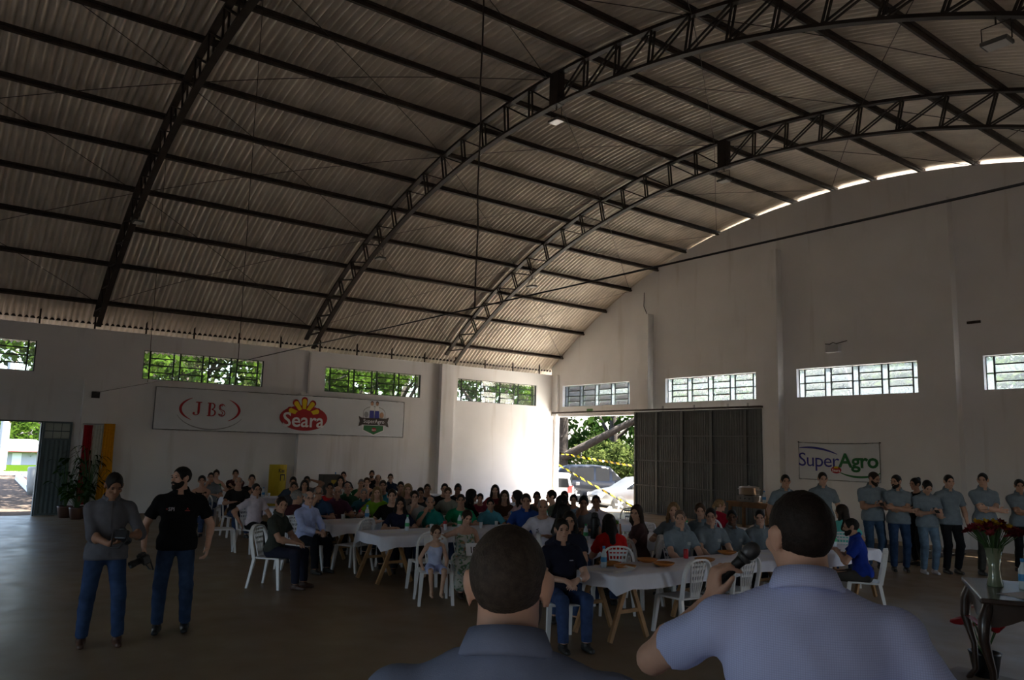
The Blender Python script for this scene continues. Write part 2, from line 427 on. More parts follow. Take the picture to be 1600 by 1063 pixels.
def blob_mesh(key, r, mat, seg=8, ring=5):
    k = (key, mat.name)
    if k not in EYE:
        b = bmesh.new(); bmesh.ops.create_uvsphere(b, u_segments=seg, v_segments=ring, radius=1.)
        for v in b.verts: v.co = Vector((v.co.x*r[0], v.co.y*r[1], v.co.z*r[2]))
        me = bpy.data.meshes.new(key); b.to_mesh(me); b.free(); me.materials.append(mat)
        for p in me.polygons: p.use_smooth = True
        EYE[k] = me
    return EYE[k]
def child(name, me, root, mat4=None):
    o = bpy.data.objects.new(name, me); COL.objects.link(o); o.parent = root
    if mat4 is not None: o.matrix_local = mat4
    return o
def person(B, label, loc, face, scale=1., skin='tan', top=('polo', (.2, .2, .2)), legs=('trousers', (.03, .035, .06)), shoes=(.02, .018, .016), hair=('short', (.012, .009, .007)), beard=None, glasses=False, group=None, hero=False, q=1., watch=False, topmat=None, z=0., extra=None):
    """face: world direction the chest looks along; B: pose.  Returns the root (the body mesh)."""
    res = .022*q if hero else .032*q
    hres = (.0095 if q >= 1 else .0085) if hero else .0125
    H = B.H
    fx = [(H[0]-.105, H[0]+.105)]; fy = [(H[1]-.13, H[1]+.13)]; fz = [(H[2]-.125, H[2]+.125)]
    for W in (B.hands if hero else ()):
        fx.append((W[0]-.085, W[0]+.085)); fy.append((W[1]-.085, W[1]+.085)); fz.append((W[2]-.085, W[2]+.085))
    V, F = mesh_field(B.pr, 0, .018, res, (fx, fy, fz), hres)
    root = bpy.data.objects.new('person', to_mesh('person', V, F, SKIN[skin])); COL.objects.link(root)
    a = math.atan2(face[1], face[0])+math.pi/2
    root.matrix_world = Matrix.Translation((loc[0], loc[1], z))@Matrix.Rotation(a, 4, 'Z')@Matrix.Scale(scale, 4)
    root['label'] = label; root['category'] = 'person'
    if group: root['group'] = group
    B.root = root
    ax, R, P0, N = B.axis, B.R, B.P, B.N
    seed = (loc[0]*3.1+loc[1]*1.7) % 9
    # ---- upper garment
    kind, col = top
    cm = topmat or cloth(col)
    arms = []
    for nm in 'LR':
        S, E, W = B.sh[nm], B.el[nm], B.wr[nm]
        u = (E-S)/np.linalg.norm(E-S); w = (W-E)/np.linalg.norm(W-E)
        if kind in ('polo', 'tee', 'shirt'):
            arms += [cutp(p, [plane(S+u*.185, u)]) for p in [cone(S, S+u*.24, .050, .058, 'a')]]
        elif kind in ('long', 'roll'):
            e = .90 if kind == 'long' else .05
            arms += [cone(S, E, .052, .047, 'a'), cutp(cone(E, W, .047, .036, 'a'), [plane(E+w*.25*e+(0 if kind == 'long' else w*.02), w)])]
    tor = sub(B, 'torso', 'pelvis')
    neckn = R@np.array((0, -.45, 1.))
    drop = {'polo': .015, 'shirt': .02, 'long': .02, 'roll': .02, 'tee': .0, 'tank': -.06, 'dress': -.07}[kind]
    cuts = [plane(N+ax*drop, neckn)]
    hem = -.085 if not B.seated else -.05
    if kind in ('tank', 'dress'):
        hem = -.02
        for nm, s in (('L', 1), ('R', -1)):
            cuts.append(plane(B.sh[nm]-R@np.array((s*.035, 0, 0)), R@np.array((s*1., 0, .35))))
    pr = tor+arms
    if B.seated and kind not in ('tank', 'dress'): pr = pr+[ell(P0+ax*.03+R@np.array((0, -.01, 0)), ((.178 if B.fem else .172)+.012, .125+B.fat*.4+.012, .13), 's', R)]
    if kind not in ('tank', 'dress') and not B.seated:
        pr = pr+[ell(P0+ax*.02, ((.178 if B.fem else .172)+.016, .118+B.fat*.45+.016, .16), 's', R)]+[cutp(cone(B.hip[nm], B.hip[nm]+(B.kn[nm]-B.hip[nm])*.3, .10, .10, 's'), []) for nm in 'LR']
    if kind == 'dress':
        hem = -2
        for nm in 'LR':
            Hh, K, A = B.hip[nm], B.kn[nm], B.an[nm]
            pr = pr+[cone(Hh, K, .10, .085, 'd'), cone(K, K+(A-K)*.72, .085, .10, 'd')]
        K = (B.kn['L']+B.kn['R'])/2; A = (B.an['L']+B.an['R'])/2
        pr = pr+[cone((B.hip['L']+B.hip['R'])/2, K, .09, .08, 'd'), cone(K, K+(A-K)*.7, .08, .09, 'd')]
    cuts.append(plane(P0+ax*hem, -ax))
    gres = .019*q if hero else .028*q
    Vc, Fc = mesh_field(pr, .010 if hero else .013, .03 if kind != 'dress' else .05, gres, cuts=cuts, fold=.0045 if hero else .005, seed=seed)
    Vc0 = Vc
    if len(Vc): child({'polo': 'polo_shirt', 'tee': 't_shirt', 'shirt': 'shirt', 'long': 'shirt', 'roll': 'shirt', 'tank': 'top', 'dress': 'dress'}[kind], to_mesh('top', Vc, Fc, cm), root)
    if kind in ('polo', 'shirt', 'long', 'roll'):
        nk = (B.H+B.HM@np.array((0, .012, -.06)))-(N-ax*.06); nk /= np.linalg.norm(nk)
        x = R[:,0]; bk = np.cross(nk, x); bk /= np.linalg.norm(bk)
        if bk@R[:,1] < 0: bk = -bk
        mb = MB(); cv = []; n = 19
        for i in range(n):
            f = math.radians(-158+316*i/(n-1)); cs, sn = math.cos(f), math.sin(f)
            lift = .012*cs
            for r, h in ((.067, -.012), (.070, .034), (.074, .036), (.094-.006*cs, -.014+.006*cs), (.088-.006*cs, -.018)):
                cv.append(N+ax*.012+(bk*cs*1.04+x*sn)*r*(1+B.fat*.8)+nk*(h+lift))
        m5 = 5; F5 = [(i*m5+a, i*m5+(a+1) % m5, (i+1)*m5+(a+1) % m5, (i+1)*m5+a) for i in range(n-1) for a in range(m5)]
        F5 += [tuple(range(m5)), tuple((n-1)*m5+a for a in range(m5-1, -1, -1))]
        mb.add(cv, F5, True)
        child('collar', mb.mesh('collar', cm), root)
    if hero and kind in ('shirt', 'long', 'roll', 'polo') and len(Vc0):
        q5 = []; za = (P0+ax*(hem+.03))[2] if kind != 'polo' else (P0+ax*.36)[2]; zb = (N-ax*.02)[2]
        for zz in np.linspace(za, zb, 14):
            m5 = (np.abs(Vc0[:,0]-(P0[0]+(zz-P0[2])*R[0,2]/max(R[2,2], .3))) < .03) & (np.abs(Vc0[:,2]-zz) < .025)
            if m5.any(): q5.append((P0[0]+(zz-P0[2])*R[0,2]/max(R[2,2], .3), Vc0[m5][:,1].min()-.002, zz))
        if len(q5) > 3:
            mb = MB()
            for a5, b5 in zip(q5, q5[1:]): mb.bar(a5, b5, .026, .004, (0, -1, 0))
            child('button_placket', mb.mesh('button_placket', cm), root)
    # ---- lower garment
    lk, lc = legs
    if lk != 'none' and kind != 'dress':
        pr = [p for p in sub(B, 'pelvis')]
        end = {'trousers': (1., .985), 'jeans': (1., .985), 'shorts': (.75, 0), 'skirt': (.9, 0)}[lk]
        for nm in 'LR':
            Hh, K, A = B.hip[nm], B.kn[nm], B.an[nm]
            u = (K-Hh)/np.linalg.norm(K-Hh); w = (A-K)/np.linalg.norm(A-K)
            if end[1] > 0:
                pr += [cone(Hh, K, .088, .060, 'l'), cutp(cone(K, A+w*.05, .060, .050, 'l'), [plane(K+w*np.linalg.norm(A-K)*end[1], w)]), cutp(ell(K+(A-K)*.3+np.array((0, .015, 0)), (.053, .058, .11), 'l'), [])]
            else:
                pr += [cutp(cone(Hh, K, .092, .075, 'l'), [plane(Hh+u*.43*end[0], u)])]
        Vc, Fc = mesh_field(pr, .008, .03, gres, cuts=[plane(P0+ax*(.03 if kind != 'tank' and not B.seated else .09), ax)], fold=.004, seed=seed+3)
        if len(Vc): child({'trousers': 'trousers', 'jeans': 'jeans', 'shorts': 'shorts', 'skirt': 'skirt'}[lk], to_mesh('legs', Vc, Fc, cloth(lc, denim=(lk == 'jeans'))), root)
    if shoes is not None:
        for nm in 'LR':
            A = B.an[nm]; g = A[2]-.085
            Vc, Fc = mesh_field(sub(B, 'foot'+nm), .010, .02, .018 if hero else .028, cuts=[plane((0, 0, A[2]+.005), (0, 0, 1.)), plane((0, 0, g+.003), (0, 0, -1.))])
            if len(Vc): child('shoe', to_mesh('shoe', Vc, Fc, plain(shoes)), root)
    # ---- head details
    if hair:
        Vc, Fc = hair_mesh(B, hair[0], (.0105 if q >= 1 else .0075) if hero else .0135)
        if len(Vc): child('hair', to_mesh('hair', Vc, Fc, HAIR(hair[1])), root)
    hc = hair[1] if hair else (.03, .025, .02)
    if beard:
        Vc, Fc = beard_mesh(B, .008 if hero else .0115)
        if len(Vc): child('beard', to_mesh('beard', Vc, Fc, HAIR(beard)), root)
    HM4 = Matrix.Translation(Vector(B.H))@Matrix([list(r) for r in B.HM]).to_4x4()@Matrix.Scale(B.hs, 4)
    for s in (-1, 1):
        child('eye', blob_mesh('eye', (.0125, .006, .0065), DARKEYE), root, HM4@Matrix.Translation((s*.032, -.0865, .008)))
        child('eyebrow', blob_mesh('eyebrow', (.018, .006, .0042), HAIR(hc if sum(hc) < .5 else (.1, .09, .08))), root, HM4@Matrix.Translation((s*.033, -.0915, .0275))@Matrix.Rotation(s*.12, 4, 'Y')@Matrix.Rotation(s*-.25, 4, 'Z'))
    if not beard: child('lips', blob_mesh('lips', (.020, .006, .0055), LIPS), root, HM4@Matrix.Translation((0, -.0915, -.058)))
    if glasses:
        mb = MB()
        for s in (-1, 1):
            ring = [(s*.034+.025*math.cos(t), -.108, .008+.019*math.sin(t)) for t in np.linspace(0, 2*math.pi, 13)]
            mb.tube(ring, .0022, 5); mb.tube([(s*.059, -.106, .012), (s*.076, -.05, .012), (s*.082, .01, .006)], .002, 4)
        mb.tube([(-.010, -.110, .012), (.010, -.110, .012)], .002, 4)
        child('glasses', mb.mesh('glasses', M['black_plastic']), root, HM4)
    if watch:
        nm = watch if isinstance(watch, str) else 'L'
        E, W = np.array(B.el[nm]), np.array(B.wr[nm]); w = (W-E)/np.linalg.norm(W-E)
        mb = MB(); mb.tube([W-w*.045, W-w*.022], .034, 12, True); child('wrist_watch', mb.mesh('wrist_watch', M['steel']), root)
    return root
# ---------------------------------------------------------------- the hall
CX, CZ, RR = 12.554, -10.48, 20.295                 # roof circle
XR, YF = 25.11, -28.6                                # right wall, wall behind the camera
def roofz(x, r=RR): return CZ+math.sqrt(max(r*r-(x-CX)**2, 0))
def arcp(th, r): return (CX+r*math.sin(th), CZ+r*math.cos(th))
def paint(name, col, dirt):
    m = pmat(name, col, .85, var=.05, scale=.7, bump=.15, bscale=45, spec=.2, dist=.004)
    n, l = m.node_tree.nodes, m.node_tree.links; b = n['Principled BSDF']
    tc = n.new('ShaderNodeTexCoord'); mp = n.new('ShaderNodeMapping'); mp.inputs['Scale'].default_value = (1.4, 1.4, .16)
    t = n.new('ShaderNodeTexNoise'); t.inputs['Scale'].default_value = 1.6; t.inputs['Detail'].default_value = 6
    r = n.new('ShaderNodeValToRGB'); r.color_ramp.elements[0].position = .58; r.color_ramp.elements[0].color = (1, 1, 1, 1)
    r.color_ramp.elements[1].position = .85; r.color_ramp.elements[1].color = (*dirt, 1)
    mx = n.new('ShaderNodeMix'); mx.data_type = 'RGBA'; mx.blend_type = 'MULTIPLY'; mx.inputs[0].default_value = .8
    old = b.inputs['Base Color'].links[0].from_socket
    l.new(tc.outputs['Object'], mp.inputs[0]); l.new(mp.outputs[0], t.inputs['Vector']); l.new(t.outputs['Fac'], r.inputs[0])
    l.new(old, mx.inputs[6]); l.new(r.outputs[0], mx.inputs[7]); l.new(mx.outputs[2], b.inputs['Base Color'])
    return m
paint('wall_paint', (.79, .79, .795), (.62, .57, .5))
pmat('rust_steel', (.040, .030, .026), .6, .0, var=.35, scale=6, spec=.3)
pmat('purlin_steel', (.050, .040, .034), .65, .0, var=.3, scale=5, spec=.3)
pmat('grey_gate', (.12, .13, .13), .6, .1, var=.12, scale=2)
pmat('door_green', (.10, .14, .155), .55, .1, var=.1, scale=3)
pmat('window_frame', (.035, .045, .045), .5)
pmat('conduit', (.55, .55, .54), .5); pmat('dark_gap', (.03, .028, .026), .8)
# floor: polished tan concrete
fm = pmat('concrete_floor', (.25, .18, .11), .4, col2=(.19, .135, .082), scale=.9, detail=8, spec=.18)
def _floor():
    n, l = fm.node_tree.nodes, fm.node_tree.links; b = n['Principled BSDF']
    tc = n.new('ShaderNodeTexCoord')
    t = n.new('ShaderNodeTexNoise'); t.inputs['Scale'].default_value = 2.2; t.inputs['Detail'].default_value = 7
    l.new(tc.outputs['Object'], t.inputs['Vector'])
    r = n.new('ShaderNodeMapRange'); r.inputs[3].default_value = .34; r.inputs[4].default_value = .48; r.inputs[1].default_value = .3; r.inputs[2].default_value = .7
    l.new(t.outputs['Fac'], r.inputs[0]); l.new(r.outputs[0], b.inputs['Roughness'])
    bp = n.new('ShaderNodeBump'); bp.inputs['Strength'].default_value = .05; bp.inputs['Distance'].default_value = .01
    t2 = n.new('ShaderNodeTexNoise'); t2.inputs['Scale'].default_value = 6; t2.inputs['Detail'].default_value = 3
    l.new(tc.outputs['Object'], t2.inputs['Vector']); l.new(t2.outputs['Fac'], bp.inputs['Height']); l.new(bp.outputs[0], b.inputs['Normal'])
_floor()
MB().box(-.2, XR+.2, YF-.2, .2, -.25, 0).obj('floor', fm, kind='structure')
# ---- roof: corrugated sheets bent along the arch, purlins under them
pmat('roof_sheet', (.70, .64, .56), .55, .1, var=.16, scale=1.3, spec=.4)
def roof_sheet(w, waves=7, seg=6, na=46):
    n = waves*seg+1; V, F = [], []
    for j in range(na+1):
        th = math.radians(-42+84*j/na)
        for i in range(n):
            y = w*i/(n-1)
            r = RR+.036+.036*math.cos(2*math.pi*i/seg)
            x, z = arcp(th, r); V.append((x, -y, z))
    for j in range(na):
        for i in range(n-1):
            a = j*n+i; F.append((a, a+1, a+n+1, a+n))
    mb = MB(); mb.add(V, F, True); return mb.mesh('roof_sheet', M['roof_sheet'])
ceil = empty('ceiling', kind='structure')
me = roof_sheet(1.065)
for k in range(28):
    o = link('roof_sheet', me, ceil); o.location = (0, .62-k*1.05, .006*(k % 2))
PTH = [-36.65, -32.4, -28.3, -24.2, -20.2, -16.4, -12.4, -8.5, -4.5, -.8, 2.5, 6.2, 10.0, 13.7, 17.5, 21.4, 25.3, 29.2, 33., 36.8]
mb = MB(); L = 29.
for z0, z1 in ((-.066, -.012), (-.145, -.098)): mb.box(-.03, .03, -L, .0, z0, z1)
q = 0.
while q < L-.12:
    mb.bar((0, -q, -.06), (0, -q-.06, -.105), .045, .03, (1, 0, 0)); mb.bar((0, -q-.06, -.105), (0, -q-.12, -.06), .045, .03, (1, 0, 0)); q += .12
me = mb.mesh('purlin', M['purlin_steel'])
for t in PTH:
    x, z = arcp(math.radians(t), RR); o = link('purlin', me, ceil); o.location = (x, .25, z); o.rotation_euler = (0, math.radians(t), 0)
# eave struts in the open gap over the left wall, edge angle along the wall top
mb = MB().box(-.02, .02, -.02, .02, 0, .5); me = mb.mesh('eave_strut', M['rust_steel'])
for k in range(20):
    o = link('eave_strut', me, ceil); o.location = (-.12, -.7-k*1.33, 5.05)
MB().box(-.36, -.30, -28., .2, 5.23, 5.29).obj('eave_angle', M['rust_steel'], ceil)
# thin wind bracing under the sheets
TY = [-5.281, -10.615, -16.704, -22.8]
mb = None
for (ya, yb) in ((-5.28, -.1), (-10.61, -5.28), (-16.7, -10.61), (-22.8, -16.7)):
    for ta, tb in ((-36.6, -24.2), (-24.2, -12.4), (-12.4, -.8), (-.8, 10.), (10., 21.4)):
        mb = MB()
        for y0, y1 in ((ya, yb), (yb, ya)):
            pts = []
            for i in range(9):
                u = i/8; x, z = arcp(math.radians(ta+(tb-ta)*u), RR-.17); pts.append((x, y0+(y1-y0)*u, z))
            mb.tube(pts, .008, 4)
        mb.obj('bracing_rod', M['rust_steel'], ceil)
# ---- lattice trusses
pmat('truss_steel', (.035, .027, .023), .6, .0, var=.3, scale=4, spec=.3)
TT, TB = RR-.15, RR-.80
def chord_mesh(name, r, w, h, t0, t1, n):
    V, F = [], []
    for i in range(n+1):
        th = t0+(t1-t0)*i/n
        for y, rr in ((-w/2, r-h/2), (w/2, r-h/2), (w/2, r+h/2), (-w/2, r+h/2)):
            x, z = arcp(th, rr); V.append((x, y, z))
    for i in range(n):
        for a in range(4): F.append((i*4+a, i*4+(a+1) % 4, i*4+4+(a+1) % 4, i*4+4+a))
    F += [(3, 2, 1, 0), (n*4, n*4+1, n*4+2, n*4+3)]
    return MB().add(V, F).mesh(name, M['truss_steel'])
t0 = math.radians(-38.0); t1 = -t0
mt, mbm = chord_mesh('top_chord', TT, .13, .06, t0, t1, 60), chord_mesh('bottom_chord', TB, .13, .05, math.radians(-37.2), math.radians(37.2), 60)
NP = 15; dth = abs(t0)/NP
def web(th0, th1, r0, r1, w):
    mb = MB()
    for y in (-.045, .045):
        a, b = arcp(th0, r0), arcp(th1, r1); mb.bar((a[0], y, a[1]), (b[0], y, b[1]), .022, w, (0, 1, 0))
    return mb
webs = []
for s in (-1, 1):
    for k in range(1, NP+1):
        th = s*k*dth*.985
        if k < NP: webs.append(('web_post', web(th, th, TB, TT, .04).mesh('web_post', M['truss_steel'])))
        webs.append(('web_diagonal', web(s*(k-1)*dth*.985, th, TB, TT, .032).mesh('web_diagonal', M['truss_steel'])))
mb = MB(); c = arcp(0, (TT+TB)/2); mb.box(CX-.13, CX+.13, -.09, .09, c[1]-.36, c[1]+.34); splice = mb.mesh('splice_plate', M['truss_steel'])
names = {-5.281: 'third lattice arch truss, nearest the gable wall', -10.615: 'second lattice arch truss, in the middle of the hall', -16.704: 'first lattice arch truss, at the far left of the roof', -22.8: 'lattice arch truss overhead behind the photographer'}
for y in TY:
    e = empty('roof_truss', (0, y, 0), label='dark steel '+names[y], cat='roof truss', group='arched roof trusses')
    link('top_chord', mt, e); link('bottom_chord', mbm, e); link('splice_plate', splice, e)
    for nm, w in webs: link(nm, w, e)
# ---- walls with openings
def wall_cells(u0, u1, holes, top, step=None):
    """solid (ua,ub,z0,z1a,z1b) cells of a wall around rectangular holes; top(u) may curve"""
    us = {u0, u1}
    for a, b, _, _ in holes: us |= {max(u0, a), min(u1, b)}
    if step:
        n = int((u1-u0)/step)
        us |= {u0+(u1-u0)*i/n for i in range(1, n)}
    us = sorted(us); out = []
    for a, b in zip(us, us[1:]):
        if b-a < 1e-5: continue
        mid = (a+b)/2; hs = sorted((z0, z1) for ha, hb, z0, z1 in holes if ha < mid < hb)
        z = 0.
        for h0, h1 in hs:
            if h0 > z+1e-4: out.append((a, b, z, h0, h0))
            z = h1
        out.append((a, b, z, top(a), top(b)))
    return out
def build_wall(name, cells, P, d0, d1, mat):
    mb = MB()
    for a, b, z0, za, zb in cells:
        V = [P(a, d0, z0), P(b, d0, z0), P(b, d0, zb), P(a, d0, za), P(a, d1, z0), P(b, d1, z0), P(b, d1, zb), P(a, d1, za)]
        mb.add(V, [(0, 1, 2, 3), (7, 6, 5, 4), (0, 4, 5, 1), (1, 5, 6, 2), (2, 6, 7, 3), (3, 7, 4, 0)])
    bm = bmesh.new(); me = mb.mesh(name, mat); bm.from_mesh(me); bmesh.ops.remove_doubles(bm, verts=bm.verts, dist=1e-4)
    # drop the inner faces shared by two cells
    cen = {}
    for f in bm.faces: cen.setdefault(tuple(sorted(v.index for v in f.verts)), []).append(f)
    bmesh.ops.delete(bm, geom=[f for fs in cen.values() if len(fs) > 1 for f in fs], context='FACES_ONLY')
    bmesh.ops.recalc_face_normals(bm, faces=bm.faces); bm.to_mesh(me); bm.free()
    return link(name, me, None, kind='structure')
PX = lambda u, d, z: (d, u, z)       # left / right walls: u runs along y
PY = lambda u, d, z: (u, d, z)       # gable walls: u runs along x
ZB, ZT = 3.772, 4.59
LW = [(-21.6, -18.0), (-15.35, -11.87), (-9.82, -6.21), (-4.64, -.92)]
EW = [(.53, 4.21), (5.92, 9.57), (10.97, 14.44), (16.0, 19.6), (21.1, 24.4)]
D1 = (-19.75, -17.66, 2.47)          # door in the left wall
D2 = (.12, 9.40, 3.38)               # gateway in the gable wall
wl = build_wall('wall_left', wall_cells(YF, .0, [(a, b, ZB, ZT) for a, b in LW]+[(D1[0], D1[1], 0, D1[2])], lambda u: 5.06), PX, -.2, 0., M['wall_paint'])
def etop(x): return roofz(min(max(x, 0), XR))-(.02 if x < 5 else .02+.115*min(1, (x-5)/6))
wb = build_wall('wall_back', wall_cells(-.2, XR+.2, [(a, b, ZB, ZT+.01) for a, b in EW]+[(D2[0], D2[1], 0, D2[2])], etop, .42), PY, 0., .2, M['wall_paint'])
RW = [(-22.4, -20.9, 0, 2.3), (-9., -6.8, 0, 2.8)]           # unseen doorways, added and sized to let in fill daylight
wr = build_wall('wall_right', wall_cells(YF, .0, RW, lambda u: 5.06), PX, XR, XR+.2, M['wall_paint'])
wf = build_wall('wall_front', wall_cells(-.2, XR+.2, [(14.5, 21., 0, 3.5), (3., 6.6, ZB, ZT)], etop, .6), PY, YF-.2, YF, M['wall_paint'])  # large unseen opening added behind the camera for fill daylight on the backs
def pil(parent, x0, x1, y0, y1, z0, z1): MB().box(x0, x1, y0, y1, z0, z1).obj('pilaster', M['wall_paint'], parent)
for y0, y1, z in ((-16.8, -16.3, 3.65), (-10.68, -10.05, 3.65), (-5.45, -4.9, 5.05), (-23.1, -22.5, 3.65)): pil(wl, 0, .2, y0, y1, 0, z)
for x0, x1, z0, z1 in ((4.84, 5.37, 3.56, 6.9), (10.05, 10.54, 0, 8.25), (14.96, 15.48, 0, 8.65), (19.75, 20.3, 0, 7.3)): pil(wb, x0, x1, -.28, 0, z0, z1)
pil(wb, 0, .3, -.12, 0, 3.42, 5.05)
MB().box(0, .025, -22.5, -16.8, 3.30, 3.64).obj('trim_1', M['wall_paint'], kind='structure')
MB().box(.0, .05, -10.42, -10.36, 3.66, 5.0).obj('conduit', M['conduit'], wl)
MB().box(5.37, 10.05, -.018, 0, 5.02, 5.05).obj('trim_2', M['wall_paint'], kind='structure')
# ---- windows: four louvred lights between narrow fixed ones
def glass(name, haze, tint):
    m = bpy.data.materials.new(name); m.use_nodes = True; n, l = m.node_tree.nodes, m.node_tree.links; n.clear()
    o = n.new('ShaderNodeOutputMaterial'); t = n.new('ShaderNodeBsdfTransparent'); t.inputs[0].default_value = (*tint, 1)
    d = n.new('ShaderNodeBsdfTranslucent'); d.inputs[0].default_value = (.8, .84, .86, 1); g = n.new('ShaderNodeBsdfGlossy'); g.inputs['Roughness'].default_value = .06
    a = n.new('ShaderNodeMixShader'); a.inputs[0].default_value = haze; b = n.new('ShaderNodeMixShader'); f = n.new('ShaderNodeFresnel'); f.inputs[0].default_value = 1.35
    l.new(t.outputs[0], a.inputs[1]); l.new(d.outputs[0], a.inputs[2]); l.new(f.outputs[0], b.inputs[0]); l.new(a.outputs[0], b.inputs[1]); l.new(g.outputs[0], b.inputs[2]); l.new(b.outputs[0], o.inputs[0])
    M[name] = m; return m
glass('clear_glass', .05, (.93, .96, .94)); glass('dusty_glass', .13, (.86, .93, .96))
def window(n, width, toW, gm, tilt):
    """window_n: local u along the wall 0..width, z up, d depth"""
    e = empty('window_%d' % n, kind='structure'); e.matrix_world = toW
    h = ZT-ZB; nw, ww = .052*width, .185*width
    mb = MB()
    for z in (0., h): mb.box(0, width, -.018, .018, z-.016 if z else 0, z if z else .016)
    x = 0.; cols = []
    for i in range(9):
        w = nw if i % 2 == 0 else ww; cols.append((x, x+w, i % 2)); x += w
    for a, b, k in cols: mb.box(a-.02, a+.02, -.018, .018, .016, h-.016)
    mb.box(width-.03, width, -.018, .018, .016, h-.016)
    mb.obj('window_frame', M['window_frame'], e)
    pw = MB().box(.013, ww-.013, -.002, .002, .008, h/4-.008).mesh('pane', gm); pn = MB().box(.012, nw-.012, -.002, .002, .01, h/2-.01).mesh('pane', gm)
    rb = MB().box(.0, ww, -.012, .012, -.017, .017).mesh('glazing_bar', M['window_frame']); rn = MB().box(0, nw, -.012, .012, -.011, .011).mesh('glazing_bar', M['window_frame'])
    for a, b, k in cols:
        if k:
            for j in range(4):
                o = link('pane', pw, e); o.location = (a, 0, j*h/4); o.rotation_euler = (tilt*(1 if (j+int(a*7)) % 3 else .3), 0, 0)
                if j: o = link('glazing_bar', rb, e); o.location = (a, 0, j*h/4)
        else:
            for j in range(2): o = link('pane', pn, e); o.location = (a, 0, j*h/2)
            o = link('glazing_bar', rn, e); o.location = (a, 0, h/2)
n = 1
for a, b in LW:
    window(n, b-a, Matrix.Translation((-.05, a, ZB))@Matrix.Rotation(math.pi/2, 4, 'Z'), M['clear_glass'], .25); n += 1
for a, b in EW:
    window(n, b-a, Matrix.Translation((a, .15, ZB)), M['dusty_glass'], -.3); n += 1
for a, b in ((3., 6.6),):
    window(n, b-a, Matrix.Translation((a, YF-.1, ZB)), M['dusty_glass'], .2); n += 1
# ---- the sliding gate on its rail and the small door leaf folded back on the wall
d2 = empty('door_2', (0, 0, 0), kind='structure')
gx = [4.64, 5.66, 6.78, 7.98, 9.28, 9.80]; gz = [.02, .95, 1.80, 2.64, 3.46]
for i in range(5):
    for j in range(4):
        x0, x1, z0, z1 = gx[i]+.02, gx[i+1]-.02, gz[j]+.015, gz[j+1]-.015
        m = max(2, int((x1-x0)/.095)); V, F = [], []
        for k in range(m*4+1):
            u = x0+(x1-x0)*k/(m*4); dy = (0, .018, .018, 0)[k % 4]
            V += [(u, -.10-dy, z0), (u, -.10-dy, z1)]
        for k in range(m*4): F.append((2*k, 2*k+2, 2*k+3, 2*k+1))
        MB().add(V, F).obj('gate_panel', M['grey_gate'], d2)
for x in gx: MB().box(x-.035, x+.035, -.16, -.085, .0, 3.48).obj('gate_post', M['grey_gate'], d2)
for z in gz: MB().box(gx[0], gx[-1], -.15, -.09, z-.022, z+.022).obj('gate_rail', M['grey_gate'], d2)
MB().box(.1, 9.85, -.20, -.06, 3.50, 3.56).obj('slide_rail', M['rust_steel'], d2)
for x in (5.9, 7.25, 8.6, 9.35): MB().box(x-.02, x+.02, -.14, -.08, 3.46, 3.66).obj('rail_hanger', M['steel'], d2)
for x, r in ((.10, .03), (4.80, .03)): pass
d1 = empty('door_1', (0, 0, 0), kind='structure')
mb = MB()
m = 26; y0, y1 = -17.66, -16.98; V, F = [], []
for k in range(m+1):
    u = y0+(y1-y0)*k/m; dx = (0, 0, .014, .014)[k % 4]
    V += [(.07+dx, u, .04), (.07+dx, u, 1.98)]
for k in range(m): F.append((2*k, 2*k+1, 2*k+3, 2*k+2))
MB().add(V, F).obj('door_panel', M['door_green'], d1)
MB().box(.05, .09, y0, y0+.05, .02, 2.47).obj('door_stile', M['door_green'], d1); MB().box(.05, .09, y1-.05, y1, .02, 2.47).obj('door_stile', M['door_green'], d1)
for z in (.02, 1.97, 2.20, 2.42): MB().box(.055, .088, y0, y1, z, z+(.05 if z != 2.20 else .025)).obj('door_rail', M['door_green'], d1)
for j, (za, zb) in enumerate(((2.02, 2.20), (2.225, 2.42))):
    for i in range(3):
        MB().box(.066, .072, y0+.055+i*.193, y0+.24+i*.193, za, zb).obj('pane', M['clear_glass'], d1)
for i in (1, 2): MB().box(.06, .08, y0+.05+i*.193-.006, y0+.05+i*.193+.006, 2.02, 2.42).obj('glazing_bar', M['door_green'], d1)
mb = MB(); mb.box(-.2, .02, D1[1]-.04, D1[1], 0, 2.47); mb.box(-.2, .02, D1[0], D1[0]+.04, 0, 2.47); mb.box(-.2, .02, D1[0], D1[1], 2.43, 2.47); mb.obj('door_frame', M['door_green'], d1)
# raised platform the speakers stand on, black rubber mats by the gable wall
pmat('stage_wood', (.16, .10, .06), .6, var=.2, scale=4)
MB().box(20.7, 25.0, -23.5, -12.65, 0, .28).obj('floor_platform', M['stage_wood'], kind='structure')
# daylight portals in the openings
for nm, loc, sx, sy, rot in (('portal_gate', (2.4, .3, 1.75), 4.4, 3.3, (math.pi/2, 0, math.pi)), ('portal_door', (-.3, -18.7, 1.25), 2., 2.4, (math.pi/2, 0, -math.pi/2)),
        ('portal_right', (XR+.3, -7.9, 1.4), 2.2, 2.8, (math.pi/2, 0, math.pi/2)), ('portal_rear', (17.75, YF-.3, 1.75), 6.5, 3.5, (math.pi/2, 0, 0)), ('portal_right_small', (XR+.3, -21.65, 1.15), 1.5, 2.3, (math.pi/2, 0, math.pi/2))):
    ld = bpy.data.lights.new(nm, 'AREA'); ld.shape = 'RECTANGLE'; ld.size = sx; ld.size_y = sy; ld.cycles.is_portal = True
    o = bpy.data.objects.new(nm, ld); COL.objects.link(o); o.location = loc; o.rotation_euler = rot
